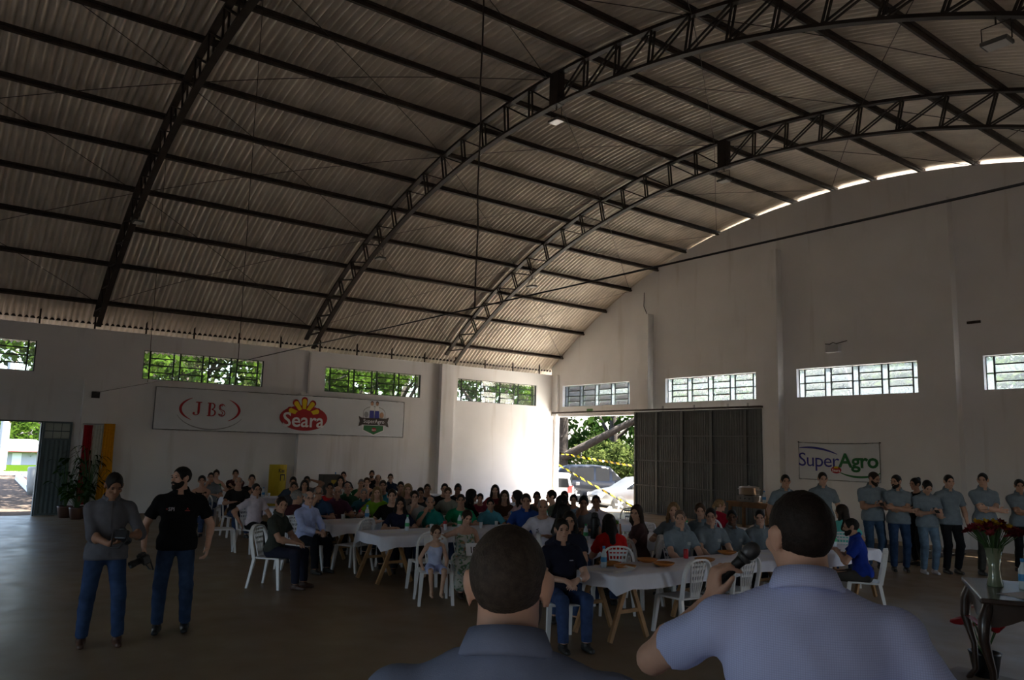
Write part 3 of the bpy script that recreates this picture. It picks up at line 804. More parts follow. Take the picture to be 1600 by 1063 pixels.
# ---------------------------------------------------------------- outside
def leafmat(name, c1, c2):
    m = bpy.data.materials.new(name); m.use_nodes = True; n, l = m.node_tree.nodes, m.node_tree.links; n.clear()
    o = n.new('ShaderNodeOutputMaterial'); d = n.new('ShaderNodeBsdfDiffuse'); t = n.new('ShaderNodeBsdfTranslucent'); mx = n.new('ShaderNodeMixShader'); mx.inputs[0].default_value = .45
    tc = n.new('ShaderNodeTexCoord'); ns = n.new('ShaderNodeTexNoise'); ns.inputs['Scale'].default_value = 1.4; ns.inputs['Detail'].default_value = 6
    r = n.new('ShaderNodeValToRGB'); r.color_ramp.elements[0].color = (*c1, 1); r.color_ramp.elements[1].color = (*c2, 1); r.color_ramp.elements[0].position = .35; r.color_ramp.elements[1].position = .68
    l.new(tc.outputs['Object'], ns.inputs['Vector']); l.new(ns.outputs['Fac'], r.inputs[0]); l.new(r.outputs[0], d.inputs[0]); l.new(r.outputs[0], t.inputs[0])
    l.new(d.outputs[0], mx.inputs[1]); l.new(t.outputs[0], mx.inputs[2]); l.new(mx.outputs[0], o.inputs[0]); M[name] = m; return m
leafmat('leaf_green', (.018, .042, .006), (.055, .095, .012)); leafmat('leaf_dark', (.008, .022, .005), (.028, .05, .010)); leafmat('leaf_pale', (.04, .065, .018), (.10, .12, .035))
pmat('bark', (.03, .022, .016), .9, var=.4, scale=9, bump=.8, bscale=18, dist=.03)
pmat('asphalt', (.075, .058, .046), 1., spec=.05, var=.25, scale=2.5, bump=.4, bscale=40)
pmat('forecourt', (.80, .75, .66), .85, var=.12, scale=1.5, bump=.2, bscale=30)
pmat('grass', (.020, .038, .004), 1., spec=0., var=.3, scale=3, bump=.6, bscale=60)
pmat('kerb', (.72, .71, .68), .8, var=.1); pmat('red_soil', (.13, .05, .02), .95, var=.25, scale=5)
# ground: level beside the hall, falling away outside the gateway
V, F = [], []; xs = list(np.linspace(-120, 80, 41)); ys = sorted(list(np.linspace(-90, -2, 23))+[.2, 1.2, 2.2, 3.2]+list(np.linspace(5, 110, 22)))
for y in ys:
    for x in xs:
        t = min(1, max(0, (y-.2)/3.)); V.append((x, y, -.05-.42*t-(.0255*min(84, max(0, -26-x)) if y < 20 else 0)))
nx = len(xs)
for j in range(len(ys)-1):
    for i in range(nx-1): a = j*nx+i; F.append((a, a+1, a+nx+1, a+nx))
MB().add(V, F, True).obj('ground', M['asphalt'], kind='structure')
MB().add([(-26, -60, .05), (-26, 20, .05), (-110, 20, -2.08), (-110, -60, -2.08), (-26, -60, -.1), (-26, 20, -.1)], [(0, 1, 2, 3), (0, 4, 5, 1)]).obj('floor_lawn', M['grass'], kind='structure')
mb = MB(); mb.box(-26., -25.8, -60, 20, -.05, .13); mb.obj('kerb', M['kerb'], label='pale concrete kerb along the lawn outside the side door', cat='kerb')
mb = MB(); mb.bar((-9.5, -16.75, .05), (-20.8, -16.3, .05), .2, .24); mb.bar((-20.8, -16.3, .05), (-22.5, -12., .05), .2, .24); mb.obj('kerb', M['kerb'], label='white painted kerb around the red soil bed outside the side door', cat='kerb')
MB().add([(-9.5, -16.7, .05), (-20.8, -16.25, .05), (-22.4, -12, .05), (-9.5, -12, .05)], [(0, 3, 2, 1)]).obj('floor_soil', M['red_soil'], kind='structure')
V, F = [], []; ys2 = [.22, 1.2, 2.2, 3.2, 6.]
for y in ys2:
    for x in (-7.5, 14.): V.append((x, y, -.042-.42*min(1, max(0, (y-.2)/3.))))
for j in range(len(ys2)-1): F.append((2*j, 2*j+1, 2*j+3, 2*j+2))
MB().add(V, F).obj('floor_forecourt', M['forecourt'], kind='structure')
def tree(x, y, h, cr, label, leaf='leaf_green', n=2600, ls=.17, trunk=.22, zb=.0, lift=.42, limbs=6, seed=1, group='trees outside the hall'):
    rg = np.random.RandomState(seed)
    e = empty('tree', (x, y, zb), label=label, cat='tree', group=group)
    top = h*.62; mb = MB()
    mb.tube([(0, 0, -.1), (rg.uniform(-.1, .1), rg.uniform(-.1, .1), h*.2), (rg.uniform(-.25, .25), rg.uniform(-.25, .25), h*.42), (rg.uniform(-.4, .4), rg.uniform(-.4, .4), top)], [trunk*1.25, trunk, trunk*.8, trunk*.4], 9)
    cl = []
    for k in range(limbs):
        a = 2*math.pi*k/limbs+rg.uniform(-.4, .4); z0 = h*rg.uniform(.28, .5); r = cr*rg.uniform(.55, .85); z1 = h*rg.uniform(.5, .82)
        mb.tube([(0, 0, z0), (math.cos(a)*r*.45, math.sin(a)*r*.45, z0+(z1-z0)*.6), (math.cos(a)*r, math.sin(a)*r, z1)], [trunk*.5, trunk*.33, trunk*.1], 6)
        cl.append((math.cos(a)*r, math.sin(a)*r, z1))
    mb.obj('trunk', M['bark'], e)
    for k in range(16):
        a = rg.uniform(0, 2*math.pi); r = cr*math.sqrt(rg.uniform(0, 1)); cl.append((math.cos(a)*r, math.sin(a)*r, h*(lift+(1-lift)*rg.uniform(.02, .95)*(1-.35*(r/cr)**2))))
    cl = np.array(cl); idx = rg.randint(0, len(cl), n); g = rg.normal(size=(n, 3)); g /= np.linalg.norm(g, axis=1, keepdims=True)
    C = cl[idx]+g*(cr*.36*rg.uniform(.25, 1, (n, 1))**.6)*np.array((1, 1, .72))
    a = rg.normal(size=(n, 3)); a /= np.linalg.norm(a, axis=1, keepdims=True); b = np.cross(a, rg.normal(size=(n, 3))); b /= np.linalg.norm(b, axis=1, keepdims=True)
    s = ls*rg.uniform(.6, 1.3, (n, 1))
    Vv = np.stack([C-a*s, C+b*s*.45, C+a*s, C-b*s*.45], 1).reshape(-1, 3); Fv = np.arange(n*4).reshape(-1, 4)
    o = link('foliage', to_mesh('foliage', Vv, Fv, M[leaf]), e, kind='stuff')
    return e
TL = [(-5.5, -20.6, 8.5, 2.6, 'leafy tree outside the leftmost high window, mostly open sky', 'leaf_dark', 1500), (-4.2, -15.6, 8.2, 2.7, 'broad green tree behind the window above the long banner', 'leaf_green', 2600), (-6.5, -12.2, 9., 3.2, 'tall sunlit tree right of the banner window', 'leaf_pale', 2600),
      (-3.6, -9.3, 7.6, 2.4, 'dense green tree behind the second side window', 'leaf_green', 3000), (-4.5, -6.4, 8., 2.6, 'bushy bright tree behind the side window past the conduit', 'leaf_green', 3000), (-7.5, -3.2, 9., 3.2, 'grey-green tree behind the side window by the corner', 'leaf_dark', 2400),
      (-3.9, -.4, 7.4, 2.3, 'slim tree at the corner of the hall', 'leaf_dark', 2000), (-11., -8.5, 11., 3.8, 'tall tree standing further back from the side wall', 'leaf_dark', 2600)]
for i, (x, y, h, c, lb, lf, n) in enumerate(TL): tree(x, y, h, c, lb, lf, n, seed=20+i, lift=.26)
TE = [(2.2, 19., 11., 4.4, 'pale sunlit tree beyond the parked cars', 'leaf_pale', 4200, .3), (-3., 24., 12., 5., 'yellow-green tree far behind the dark car', 'leaf_pale', 4200, .34), (6.5, 22., 10., 4.2, 'tree behind the second gable window', 'leaf_green', 3200, .3), (12., 17., 10., 4., 'tree behind the gable window over the small banner', 'leaf_pale', 2600, .26), (19., 16., 9., 3.2, 'tree behind the rightmost gable window', 'leaf_green', 2600, .24),
      (-10., 27., 12., 5.5, 'dark tree at the back of the car park', 'leaf_dark', 3600, .36), (-16., 19., 11., 5., 'shady tree at the left of the car park', 'leaf_dark', 3400, .34)]
for i, (x, y, h, c, lb, lf, n, ls) in enumerate(TE): tree(x, y, h, c, lb, lf, n, ls, .3, -.47, .16, seed=50+i)
for i, (x, y) in enumerate(((-6.5, -13.9), (-11.5, -13.6), (-17., -14.2), (-21.5, -12.))):
    tree(x, y, 9.5, 3.3, ('shade tree nearest the side door', 'second shade tree along the drive', 'third shade tree along the drive', 'last shade tree by the lawn')[i], 'leaf_green' if i % 2 else 'leaf_dark', 2600, .2, .2, 0, .55, seed=130+i, group='shade trees along the drive')
# the big old tree whose limb crosses the gateway
e = empty('tree', (-10.0, 9.0, -.47), label='big old tree with a thick leaning limb seen through the gateway', cat='tree', group='trees outside the hall')
mb = MB(); mb.tube([(0, 0, -.2), (.05, 0, 1.2), (-.05, .1, 2.6), (.0, .1, 4.2), (-.2, 0, 6.5)], [.45, .36, .34, .3, .2], 12)
mb.tube([(.1, 0, 2.1), (1.5, 1.2, 3.1), (3.1, 2.8, 4.35), (5.2, 4.6, 5.5)], [.26, .22, .18, .1], 10); mb.tube([(0, 0, 3.2), (-1.5, -1., 5), (-3., -1.6, 6.4)], [.3, .2, .1], 8)
mb.obj('trunk', M['bark'], e)
rg = np.random.RandomState(5); cl = []
for k in range(46):
    cl.append((rg.uniform(-4, 9), rg.uniform(-4., 6), rg.uniform(4.9, 8.8)))
for k in range(9): cl.append((rg.uniform(4., 7.5), rg.uniform(3.5, 7), rg.uniform(2.6, 5.)))
cl = np.array(cl); n = 9000; ii = rg.randint(0, len(cl), n); C = cl[ii]+rg.normal(size=(n, 3))*np.array((.8, .8, .5))
a = rg.normal(size=(n, 3)); a /= np.linalg.norm(a, axis=1, keepdims=True); b = np.cross(a, rg.normal(size=(n, 3))); b /= np.linalg.norm(b, axis=1, keepdims=True); s = .2*rg.uniform(.6, 1.3, (n, 1))
link('foliage', to_mesh('foliage', np.stack([C-a*s, C+b*s*.45, C+a*s, C-b*s*.45], 1).reshape(-1, 3), np.arange(n*4).reshape(-1, 4), M['leaf_green']), e, kind='stuff')
for i, (x, y) in enumerate(((-1., 14.5), (-4.6, 15.6), (2.6, 15.4), (-8.2, 15.2), (.8, 17.2), (-12., 14.))):
    tree(x, y, 3.6, 2.0, ('low sunlit bush behind the silver car', 'low bush under the limb of the old tree', 'low pale bush right of the parked cars', 'round bush left behind the navy car', 'taller bush behind the sunlit bush', 'bush behind the trunk of the old tree')[i], ('leaf_pale', 'leaf_green', 'leaf_pale')[i % 3], 2600, .16, .06, -.47, .05, seed=80+i, group='bushes in the car park')
for i, (x, y, h) in enumerate(((-112, -20, 11), (-118, -6, 12), (-110, 8, 9), (-122, -34, 12), (-108, -12.5, 8.))):
    tree(x, y, h, 6., ('round tree behind the white house, left', 'tall tree behind the middle of the white house', 'tree right of the white house', 'tree far left behind the white house', 'lower tree just behind the white house roof')[i], 'leaf_pale' if i % 2 else 'leaf_green', 2600, .5, .4, -2.2, .1, seed=90+i, group='trees behind the white house')
# ---- white house, poles
pmat('house_white', (.35, .35, .37), .8); pmat('house_roof', (.82, .80, .78), .7, var=.06); pmat('house_red', (.22, .03, .03), .7); pmat('rust_pole', (.30, .13, .07), .8)
h = empty('house', (-92, -16, -1.75), label='low white house with a pale roof across the lawn', cat='house')
MB().box(-4, 0, -14, 8.3, 0, 1.9).obj('wall', M['house_white'], h)
mb = MB(); mb.add([(1.2, -15, 1.85), (1.2, 9., 1.85), (-2, 7.6, 3.3), (-2, -14, 3.3), (-5, -15, 1.85), (-5, 9, 1.85)], [(0, 1, 2, 3), (3, 2, 5, 4), (0, 3, 4), (1, 5, 2), (0, 4, 5, 1)]); mb.obj('roof', M['house_roof'], h)
MB().box(1.12, 1.25, -15, 9, 1.76, 1.9).obj('fascia', M['house_red'], h)
w = MB().box(0, .06, 2.6, 3.8, .9, 1.55).obj('window', M['window_frame'], h); MB().box(.06, .08, 2.7, 3.7, .97, 1.48).obj('pane', plain((.25, .3, .32), .2), w)
MB().box(0, .06, 5., 6., 0, 1.6).obj('door', plain((.7, .7, .73)), h)
for y in (-3, 2., 7.): MB().bar((.0, y, 1.2), (1.0, y, 1.8), .1, .1).obj('roof_brace', M['house_white'], h)
h2 = empty('house', (-95, -4.2, -1.8), label='small red and green building beside the white house', cat='house')
MB().box(-3, 0, -2., 5, 0, 2.3).obj('wall', plain((.05, .10, .08)), h2); MB().box(-3.4, .5, -2.2, 5.4, 2.3, 3.2).obj('roof', M['house_red'], h2)
MB().tube([(-30.7, -16.4, -.1), (-30.7, -16.4, 9)], .20, 12).obj('utility_pole', M['house_white'], label='thick white utility pole outside the side door', cat='pole')
mb = empty('utility_pole', (-40., -15.6, -.4), label='slim pole, white below and rusty above, outside the side door', cat='pole')
MB().tube([(0, 0, 0), (0, 0, 3.3)], .2, 10).obj('pole_base', M['house_white'], mb); MB().tube([(0, 0, 3.3), (0, 0, 9)], .13, 10).obj('pole_shaft', M['rust_pole'], mb)
tb = MB(); tb.lathe([(.28, 0), (.34, .3), (.36, .95), (.33, 1.0), (.0, 1.02)], 14); o = tb.obj('litter_bin', plain((.2, .21, .2)), label='pale rounded litter bin just outside the side door', cat='bin'); o.location = (-9.4, -16.65, -.05)
# ---- cars
pmat('car_silver', (.085, .085, .085), .35, .3, coat=.1); pmat('car_navy', (.006, .009, .016), .3, .1, coat=.15); pmat('car_white', (.17, .17, .175), .35, .1, coat=.3); pmat('car_red', (.42, .03, .03), .3, .1, coat=.6)
pmat('car_glass', (.008, .009, .010), .12, spec=.2); pmat('tyre', (.02, .02, .02), .85); pmat('alloy', (.78, .78, .79), .3, .7); pmat('headlamp', (.8, .82, .85), .08, .2); pmat('tail_lamp', (.6, .03, .03), .2); pmat('plate', (.62, .62, .62), .5)
def car(loc, rz, label, paintm, kind='sedan'):
    """x forward, built from lofted stations; glass, lamps and wheels are parts"""
    e = empty('car', loc, rz, label=label, cat='car', group='cars parked outside the gateway')
    if kind == 'sedan': st = [(-2.15, .42, .78, .80, .66), (-2.05, .30, .92, .95, .80), (-1.3, .22, .96, 1.02, .86), (-.9, .20, .96, 1.38, .86), (-.2, .20, .95, 1.46, .87), (.35, .20, .93, 1.42, .87), (1.05, .20, .90, .98, .86), (1.7, .24, .80, .86, .84), (2.05, .30, .68, .72, .76), (2.15, .38, .60, .62, .64)]; L, wb, wr = 4.3, 1.32, .315
    elif kind == 'suv': st = [(-2.25, .45, 1.02, 1.10, .78), (-2.18, .34, 1.06, 1.62, .86), (-1.7, .28, 1.06, 1.80, .90), (-.4, .26, 1.04, 1.84, .91), (.35, .26, 1.03, 1.76, .91), (1.0, .26, 1.02, 1.10, .90), (1.9, .32, .98, 1.03, .87), (2.2, .42, .8, .84, .74)]; L, wb, wr = 4.5, 1.38, .36
    else: st = [(-1.9, .42, .95, 1.0, .74), (-1.84, .32, .97, 1.40, .80), (-1.5, .26, .97, 1.52, .83), (-.3, .22, .96, 1.54, .84), (.3, .22, .95, 1.48, .84), (.95, .22, .93, 1.0, .83), (1.6, .28, .84, .88, .80), (1.9, .4, .66, .68, .66)]; L, wb, wr = 3.8, 1.22, .30
    V, F, rings = [], [], []
    def ring(x, zb, zl, zt, w):
        wt = w*(.80 if zt-zl > .2 else .93)
        half = [(w*.80, zb), (w*.97, zb+.10), (w, (zb+zl)/2), (w*.985, zl-.06), (w*.95, zl), (wt*1.0, zl+(zt-zl)*.9), (wt*.86, zt), (wt*.4, zt+.015)]
        return [(x, y, z) for y, z in half]+[(x, -y, z) for y, z in reversed(half)]
    for s in st: V += ring(*s)
    m = 16; n = len(st)
    for i in range(n-1):
        for k in range(m): F.append((i*m+k, i*m+(k+1) % m, (i+1)*m+(k+1) % m, (i+1)*m+k))
    F += [tuple(range(m-1, -1, -1)), tuple((n-1)*m+k for k in range(m))]
    mb = MB(); mb.add(V, F, True); mb.obj('car_body', paintm, e)
    A = np.array(V).reshape(n, m, 3)
    def patch(name, i0, i1, k0, k1, mt, ins=.06, off=.006):
        a, b, c, d = A[i0, k0], A[i1, k0], A[i1, k1], A[i0, k1]; ce = (a+b+c+d)/4
        q = [ce+(p-ce)*(1-ins) for p in (a, b, c, d)]; nn = np.cross(q[1]-q[0], q[3]-q[0]); nn /= np.linalg.norm(nn)+1e-9
        if nn@(ce-np.array((0, 0, .8))) < 0: nn = -nn
        mb = MB(); V2 = [p+nn*off for p in q]+[p-nn*.01 for p in q]
        mb.add(V2, [(0, 1, 2, 3), (0, 4, 5, 1), (1, 5, 6, 2), (2, 6, 7, 3), (3, 7, 4, 0)]); return mb.obj(name, mt, e)
    cab = [i for i in range(n) if st[i][3]-st[i][2] > .3]
    for k0, k1 in ((4, 5), (11, 10)):
        for i in range(cab[0], cab[-1]): patch('side_window', i, i+1, k0, k1, M['car_glass'], .1)
        patch('side_window', cab[-1], cab[-1]+1, k0, k1, M['car_glass'], .3)
    def span(name, i0, i1, mt):
        q = [A[i0, 5]*.9+A[i0, 6]*.1, A[i0, 10]*.9+A[i0, 9]*.1, A[i1, 11], A[i1, 4]]; q = [np.array(p) for p in q]; ce = sum(q)/4; q = [ce+(p-ce)*.9 for p in q]
        nn = np.cross(q[1]-q[0], q[3]-q[0]); nn /= np.linalg.norm(nn)
        if nn[2] < 0: nn = -nn
        MB().add([p+nn*.045 for p in q]+[p for p in q], [(0, 1, 2, 3), (0, 4, 5, 1), (1, 5, 6, 2), (2, 6, 7, 3), (3, 7, 4, 0)]).obj(name, mt, e)
    span('windscreen', cab[-1], cab[-1]+1, plain((.07, .07, .068), .3)); span('rear_window', cab[0], max(cab[0]-1, 0), M['car_glass'])
    xf, xb = st[-1][0], st[0][0]
    for s in (-1, 1):
        mb = MB(); mb.rbox(xf-.28, xf-.02, s*.60-.17, s*.60+.15, st[-1][2]-.02, st[-1][2]+.14, .03); mb.obj('headlamp', M['headlamp'], e)
        mb = MB(); mb.rbox(xb-.02, xb+.16, s*.66-.11, s*.66+.10, st[0][2]-.22, st[0][2]+.10, .03); mb.obj('tail_lamp', M['tail_lamp'], e)
        mb = MB(); mb.rbox(cab[-1] and st[cab[-1]][0]+.25, st[cab[-1]][0]+.38, s*.98-.09, s*.98+.09, .98, 1.12, .03); mb.obj('wing_mirror', paintm, e)
        for x in (.05, -.85): MB().box(x-.09, x+.09, s*.875-.012, s*.875+.012, .80, .83).obj('door_handle', M['steel'], e)
    MB().box(xf-.05, xf+.03, -.26, .26, .42, .54).obj('number_plate', M['plate'], e); MB().box(xb-.03, xb+.05, -.26, .26, .62, .74).obj('number_plate', M['plate'], e)
    MB().box(xf-.06, xf+.02, -.5, .5, .30, .40).obj('grille', M['tyre'], e)
    wm = MB().lathe([(wr*.62, -.09), (wr*.94, -.10), (wr, -.06), (wr, .06), (wr*.94, .10), (wr*.62, .09)], 22).mesh('tyre', M['tyre'])
    rm = MB(); rm.lathe([(wr*.64, -.05), (wr*.66, .085), (wr*.58, .09), (wr*.56, .04), (.0, .04)], 22)
    for k in range(5):
        t = 2*math.pi*k/5; rm.bar((0, 0, .07), (math.cos(t)*wr*.6, math.sin(t)*wr*.6, .075), .07, .04)
    rm.lathe([(.055, .05), (.05, .10), (0, .105)], 10); rm = rm.mesh('wheel_rim', M['alloy'])
    for sx in (-1, 1):
        for s in (-1, 1):
            Mx = Matrix.Translation((sx*wb, s*.80, wr))@Matrix.Rotation(-s*math.pi/2, 4, 'X')
            o = link('wheel', wm, e, mat4=Mx); link('wheel_rim', rm, o)
            MB().lathe([(wr*1.12, -.02), (wr*1.14, .0), (wr*1.12, .02), (wr*.98, .0)], 20).xf(Matrix.Translation((sx*wb, s*.86, wr+.01))@Matrix.Rotation(math.pi/2, 4, 'X')).obj('wheel_arch', M['tyre'], e)
    return e
zg = -.47
car((-.39, 5.28, zg), math.radians(-110), 'silver sedan parked nose-in outside the gateway', M['car_silver'])
car((-5.2, 7.6, zg), math.radians(53), 'dark navy off-roader behind the silver sedan', M['car_navy'], 'suv')
car((-3.1, 2.8, zg), math.radians(138), 'white hatchback seen from behind at the left gate post', M['car_white'], 'hatch')
car((3.3, 5.4, zg), math.radians(78), 'red hatchback with its tail by the sliding gate', M['car_red'], 'hatch')
car((-1.2, 13.5, zg), math.radians(10), 'red car far back among the trees', M['car_red'], 'hatch')
car((1.9, 12.4, zg), math.radians(200), 'pale car far back by the bushes', M['car_white'], 'sedan')
# ---- hazard tapes stretched outside the gateway
def tape_mat():
    m = pmat('hazard_tape', (.85, .70, .02), .5); n, l = m.node_tree.nodes, m.node_tree.links
    tc = n.new('ShaderNodeTexCoord'); w = n.new('ShaderNodeTexWave'); w.bands_direction = 'DIAGONAL'; w.inputs['Scale'].default_value = 2.2
    r = n.new('ShaderNodeValToRGB'); r.color_ramp.interpolation = 'CONSTANT'; r.color_ramp.elements[0].color = (.01, .01, .01, 1); r.color_ramp.elements[1].color = (.9, .72, .02, 1); r.color_ramp.elements[1].position = .45
    l.new(tc.outputs['Object'], w.inputs['Vector']); l.new(w.outputs['Fac'], r.inputs[0]); l.new(r.outputs[0], n['Principled BSDF'].inputs['Base Color'])
tape_mat()
def tape(a, b, sag, label):
    V, F = [], []; n = 18
    for i in range(n+1):
        u = i/n; p = [a[k]+(b[k]-a[k])*u for k in range(3)]; p[2] -= sag*4*u*(1-u); tw = .012*math.sin(u*9)
        V += [(p[0], p[1]+tw, p[2]-.035), (p[0], p[1]-tw, p[2]+.035)]
    for i in range(n): F.append((2*i, 2*i+2, 2*i+3, 2*i+1))
    F += [tuple(reversed(f)) for f in F]
    MB().add(V, F, True).obj('hazard_tape', M['hazard_tape'], label=label, cat='tape', group='yellow and black hazard tapes')
tape((-.15, .45, 1.95), (4.9, .45, 1.52), .03, 'upper yellow and black hazard tape across the gateway')
tape((-.15, .45, 1.47), (4.9, .45, -.12), .05, 'lower yellow and black hazard tape slanting down across the gateway')
# ---------------------------------------------------------------- chairs, tables and what stands on them
pmat('white_plastic', (.74, .74, .75), .38, spec=.5); pmat('pine', (.36, .20, .085), .6, var=.25, scale=6); pmat('dark_wood', (.035, .018, .012), .35, var=.3, scale=5, coat=.3); pmat('old_wood', (.20, .10, .04), .6, var=.3, scale=5)
pmat('cloth_white', (.76, .77, .86), .8, var=.05, scale=5, bump=.2, bscale=30, spec=.2); pmat('paper', (.78, .78, .80), .8)
def make_chair():
    e = empty('plastic_chair', cat='chair', group='white plastic stacking chairs')
    V, F = [], []; n = 9
    for j in range(n):
        for i in range(n):
            u, v = i/(n-1)*2-1, j/(n-1)*2-1
            k = .215*(1-.06*abs(v)**3)
            V.append((u*k, v*.21*(1-.05*abs(u)**4), .435-.014*(1-u*u)*(1-v*v)-.02*max(0, -v-.6)))
    for j in range(n-1):
        for i in range(n-1): a = j*n+i; F.append((a, a+1, a+n+1, a+n))
    m = len(V); V += [(x, y, z-.022) for x, y, z in V]; F += [tuple(reversed([i+m for i in f])) for f in F]
    rim = [i for i in range(n)]+[n*j+n-1 for j in range(1, n)]+[n*(n-1)+i for i in range(n-2, -1, -1)]+[n*j for j in range(n-2, 0, -1)]
    for a, b in zip(rim, rim[1:]+rim[:1]): F.append((b, a, a+m, b+m))
    MB().add(V, F, True).obj('seat', M['white_plastic'], e)
    mb = MB(); C = []
    for t in np.linspace(-1, 1, 15):
        a = t*math.pi/2; x = .215*math.copysign(abs(math.sin(a))**.62, t); z = .58+.285*abs(math.cos(a))**.75
        C.append((x, .205+.075*(z-.43)/.43, z))
    C = [(-.20, .195, .42), (-.205, .215, .52)]+C[1:-1]+[(.205, .215, .52), (.20, .195, .42)]
    for a, b in zip(C, C[1:]): mb.bar(a, b, .022, .05, (0, 1, .15))
    for k in range(6):
        u = (k-2.5)/2.5; mb.bar((u*.065, .205, .43), (u*.125, .278, .85-.02*u*u), .010, .02, (0, 1, .1))
    for z, w in ((.47, .075), (.62, .095), (.69, .105), (.76, .115), (.81, .12)): mb.bar((-w, .205+.075*(z-.43)/.43, z), (w, .205+.075*(z-.43)/.43, z), .010, .03 if z > .5 else .05)
    mb.obj('backrest', M['white_plastic'], e)
    for sx in (-1, 1):
        for y0, y1, w in ((-.185, -.235, .05), (.185, .265, .042)):
            mb = MB(); a, b = Vector((sx*.195, y0, .425)), Vector((sx*.225, y1, 0)); q = []
            for p, s in ((a, 1.), (b, .72)):
                q += [p+Vector((x*s*w/2, y*s*w/2, 0)) for x, y in ((-1, -1), (1, -1), (1, 1), (-1, 1))]
            mb.add(q, [(3, 2, 1, 0), (4, 5, 6, 7), (0, 1, 5, 4), (1, 2, 6, 5), (2, 3, 7, 6), (3, 0, 4, 7)]); mb.obj('leg', M['white_plastic'], e)
    return e
chair0 = make_chair(); _used = []
def chair(x, y, face, label, z=0.):
    o = chair0 if not _used else copy_tree(chair0)
    _used.append(o); o.location = (x, y, z); o.rotation_euler = (0, 0, math.atan2(face[1], face[0])+math.pi/2); o['label'] = label
    return o
def trestle_table(x0, x1, y0, y1, label, cl_label, h=.715):
    e = empty('trestle_table', ((x0+x1)/2, (y0+y1)/2, 0), label=label, cat='table', group='long trestle tables'); cx, cy = (x0+x1)/2, (y0+y1)/2
    MB().box(x0-cx+.01, x1-cx-.01, y0-cy+.01, y1-cy-.01, h-.03, h-.004).obj('table_top', M['pine'], e)
    ys = [y0+.25]; n = max(1, round((y1-y0-.5)/1.9))
    for k in range(n+1):
        y = y0+.28+(y1-y0-.56)*k/n-cy
        t = MB().box(x0-cx+.04, x1-cx-.04, y-.035, y+.035, h-.10, h-.03).obj('trestle', M['pine'], e)
        for sx in (x0-cx+.09, x1-cx-.09):
            for s in (-1, 1): MB().bar((sx, y+s*.02, h-.05), (sx, y+s*.29, 0.01), .04, .05).obj('leg', M['pine'], t)
            MB().bar((sx, y-.16, .32), (sx, y+.16, .32), .03, .04).obj('brace', M['pine'], t)
    # cloth with hanging wavy hem
    rg = random.Random(int(x0*10)); per = []
    def edge(ax, ay, bx, by, m):
        for i in range(m): per.append((ax+(bx-ax)*i/m, ay+(by-ay)*i/m))
    m = int((y1-y0)/.22); edge(x0, y0, x1, y0, 6); edge(x1, y0, x1, y1, m); edge(x1, y1, x0, y1, 6); edge(x0, y1, x0, y0, m)
    V = [(x, y, h+.004) for x, y in per]; N = len(per); ph = rg.random()*6
    for lv, drop in ((1, .02), (2, .085), (3, .15)):
        for i, (x, y) in enumerate(per):
            dx = (1 if x > x1-.01 else -1 if x < x0+.01 else 0); dy = (1 if y > y1-.01 else -1 if y < y0+.01 else 0)
            w = math.sin(i*1.1+ph)*.5+math.sin(i*.43+ph*2)*.5
            o = (.012+.016*lv/3*(1+w))*(1 if lv > 1 else .7); corner = dx != 0 and dy != 0
            V.append((x+dx*o*(1.6 if corner else 1), y+dy*o*(1.6 if corner else 1), h+.004-drop*(1+.16*w+(.45 if corner else 0))))
    F = [tuple(range(N))]
    for l in range(3):
        for i in range(N): j = (i+1) % N; F.append((l*N+i, (l+1)*N+i, (l+1)*N+j, l*N+j))
    mb = MB(); mb.add(V, F); mb.sm = [False]+[True]*(len(F)-1)
    mb.obj('tablecloth', M['cloth_white'], label=cl_label, cat='tablecloth', group='white tablecloths')
    return h+.005
TABS = [(17.0, 17.75, -13.95, -8.4, 'nearest, in front of the grey polo row'), (14.6, 15.4, -12.1, -7.6, 'with the black flask and gift bag'), (12.5, 13.35, -14.5, -8.6, 'beside the little girl'), (10.55, 11.4, -14.4, -8.4, 'before the bald man in maroon'), (7.4, 8.15, -14.2, -8.0, 'behind the man in the white shirt'), (4.3, 5.05, -14.2, -8.0, 'farthest, by the left wall')]
for x0, x1, y0, y1, w in TABS:
    trestle_table(x0, x1, y0, y1, 'long wooden trestle table '+w, 'white tablecloth on the long table '+w)
ZT0 = .72
# ---- tableware
pmat('pet_plastic', (.62, .72, .78), .12, spec=.6); pmat('label_blue', (.05, .28, .62), .5); pmat('label_green', (.05, .42, .16), .5); pmat('clear_cup', (.66, .68, .70), .2); pmat('snack_bowl', (.50, .17, .02), .45); pmat('can_red', (.50, .02, .03), .35)
def bottle(x, y, label, lab='label_blue', s=1., z=ZT0, big=False):
    e = empty('water_bottle', (x, y, z), label=label, cat='bottle', group='water bottles on the tables')
    k = 1.25*s if big else s
    MB().lathe([(.030*k, 0), (.033*k, .01*k), (.033*k, .12*k), (.030*k, .145*k), (.014*k, .18*k), (.013*k, .20*k)], 14).obj('bottle_body', M['pet_plastic'], e)
    MB().lathe([(.0335*k, .06*k), (.0338*k, .062*k), (.0338*k, .108*k), (.0335*k, .11*k)], 14).obj('bottle_label', M[lab], e)
    MB().lathe([(.0155*k, .198*k), (.0155*k, .222*k), (.0, .224*k)], 10).obj('bottle_cap', M[lab], e)
def cup(x, y, label, z=ZT0):
    MB().lathe([(.024, 0), (.033, .095), (.031, .095), (.022, .006), (0, .006)], 12).obj('plastic_cup', M['clear_cup'], label=label, cat='cup', group='clear plastic cups').location = (x, y, z)
def bowl(x, y, label):
    mb = MB().lathe([(.05, 0), (.11, .028), (.128, .05), (.122, .052), (.09, .03), (0, .022)], 16); o = mb.obj('snack_bowl', M['snack_bowl'], label=label, cat='bowl', group='orange snack bowls'); o.location = (x, y, ZT0); o.scale = (1, 1.1, .9)
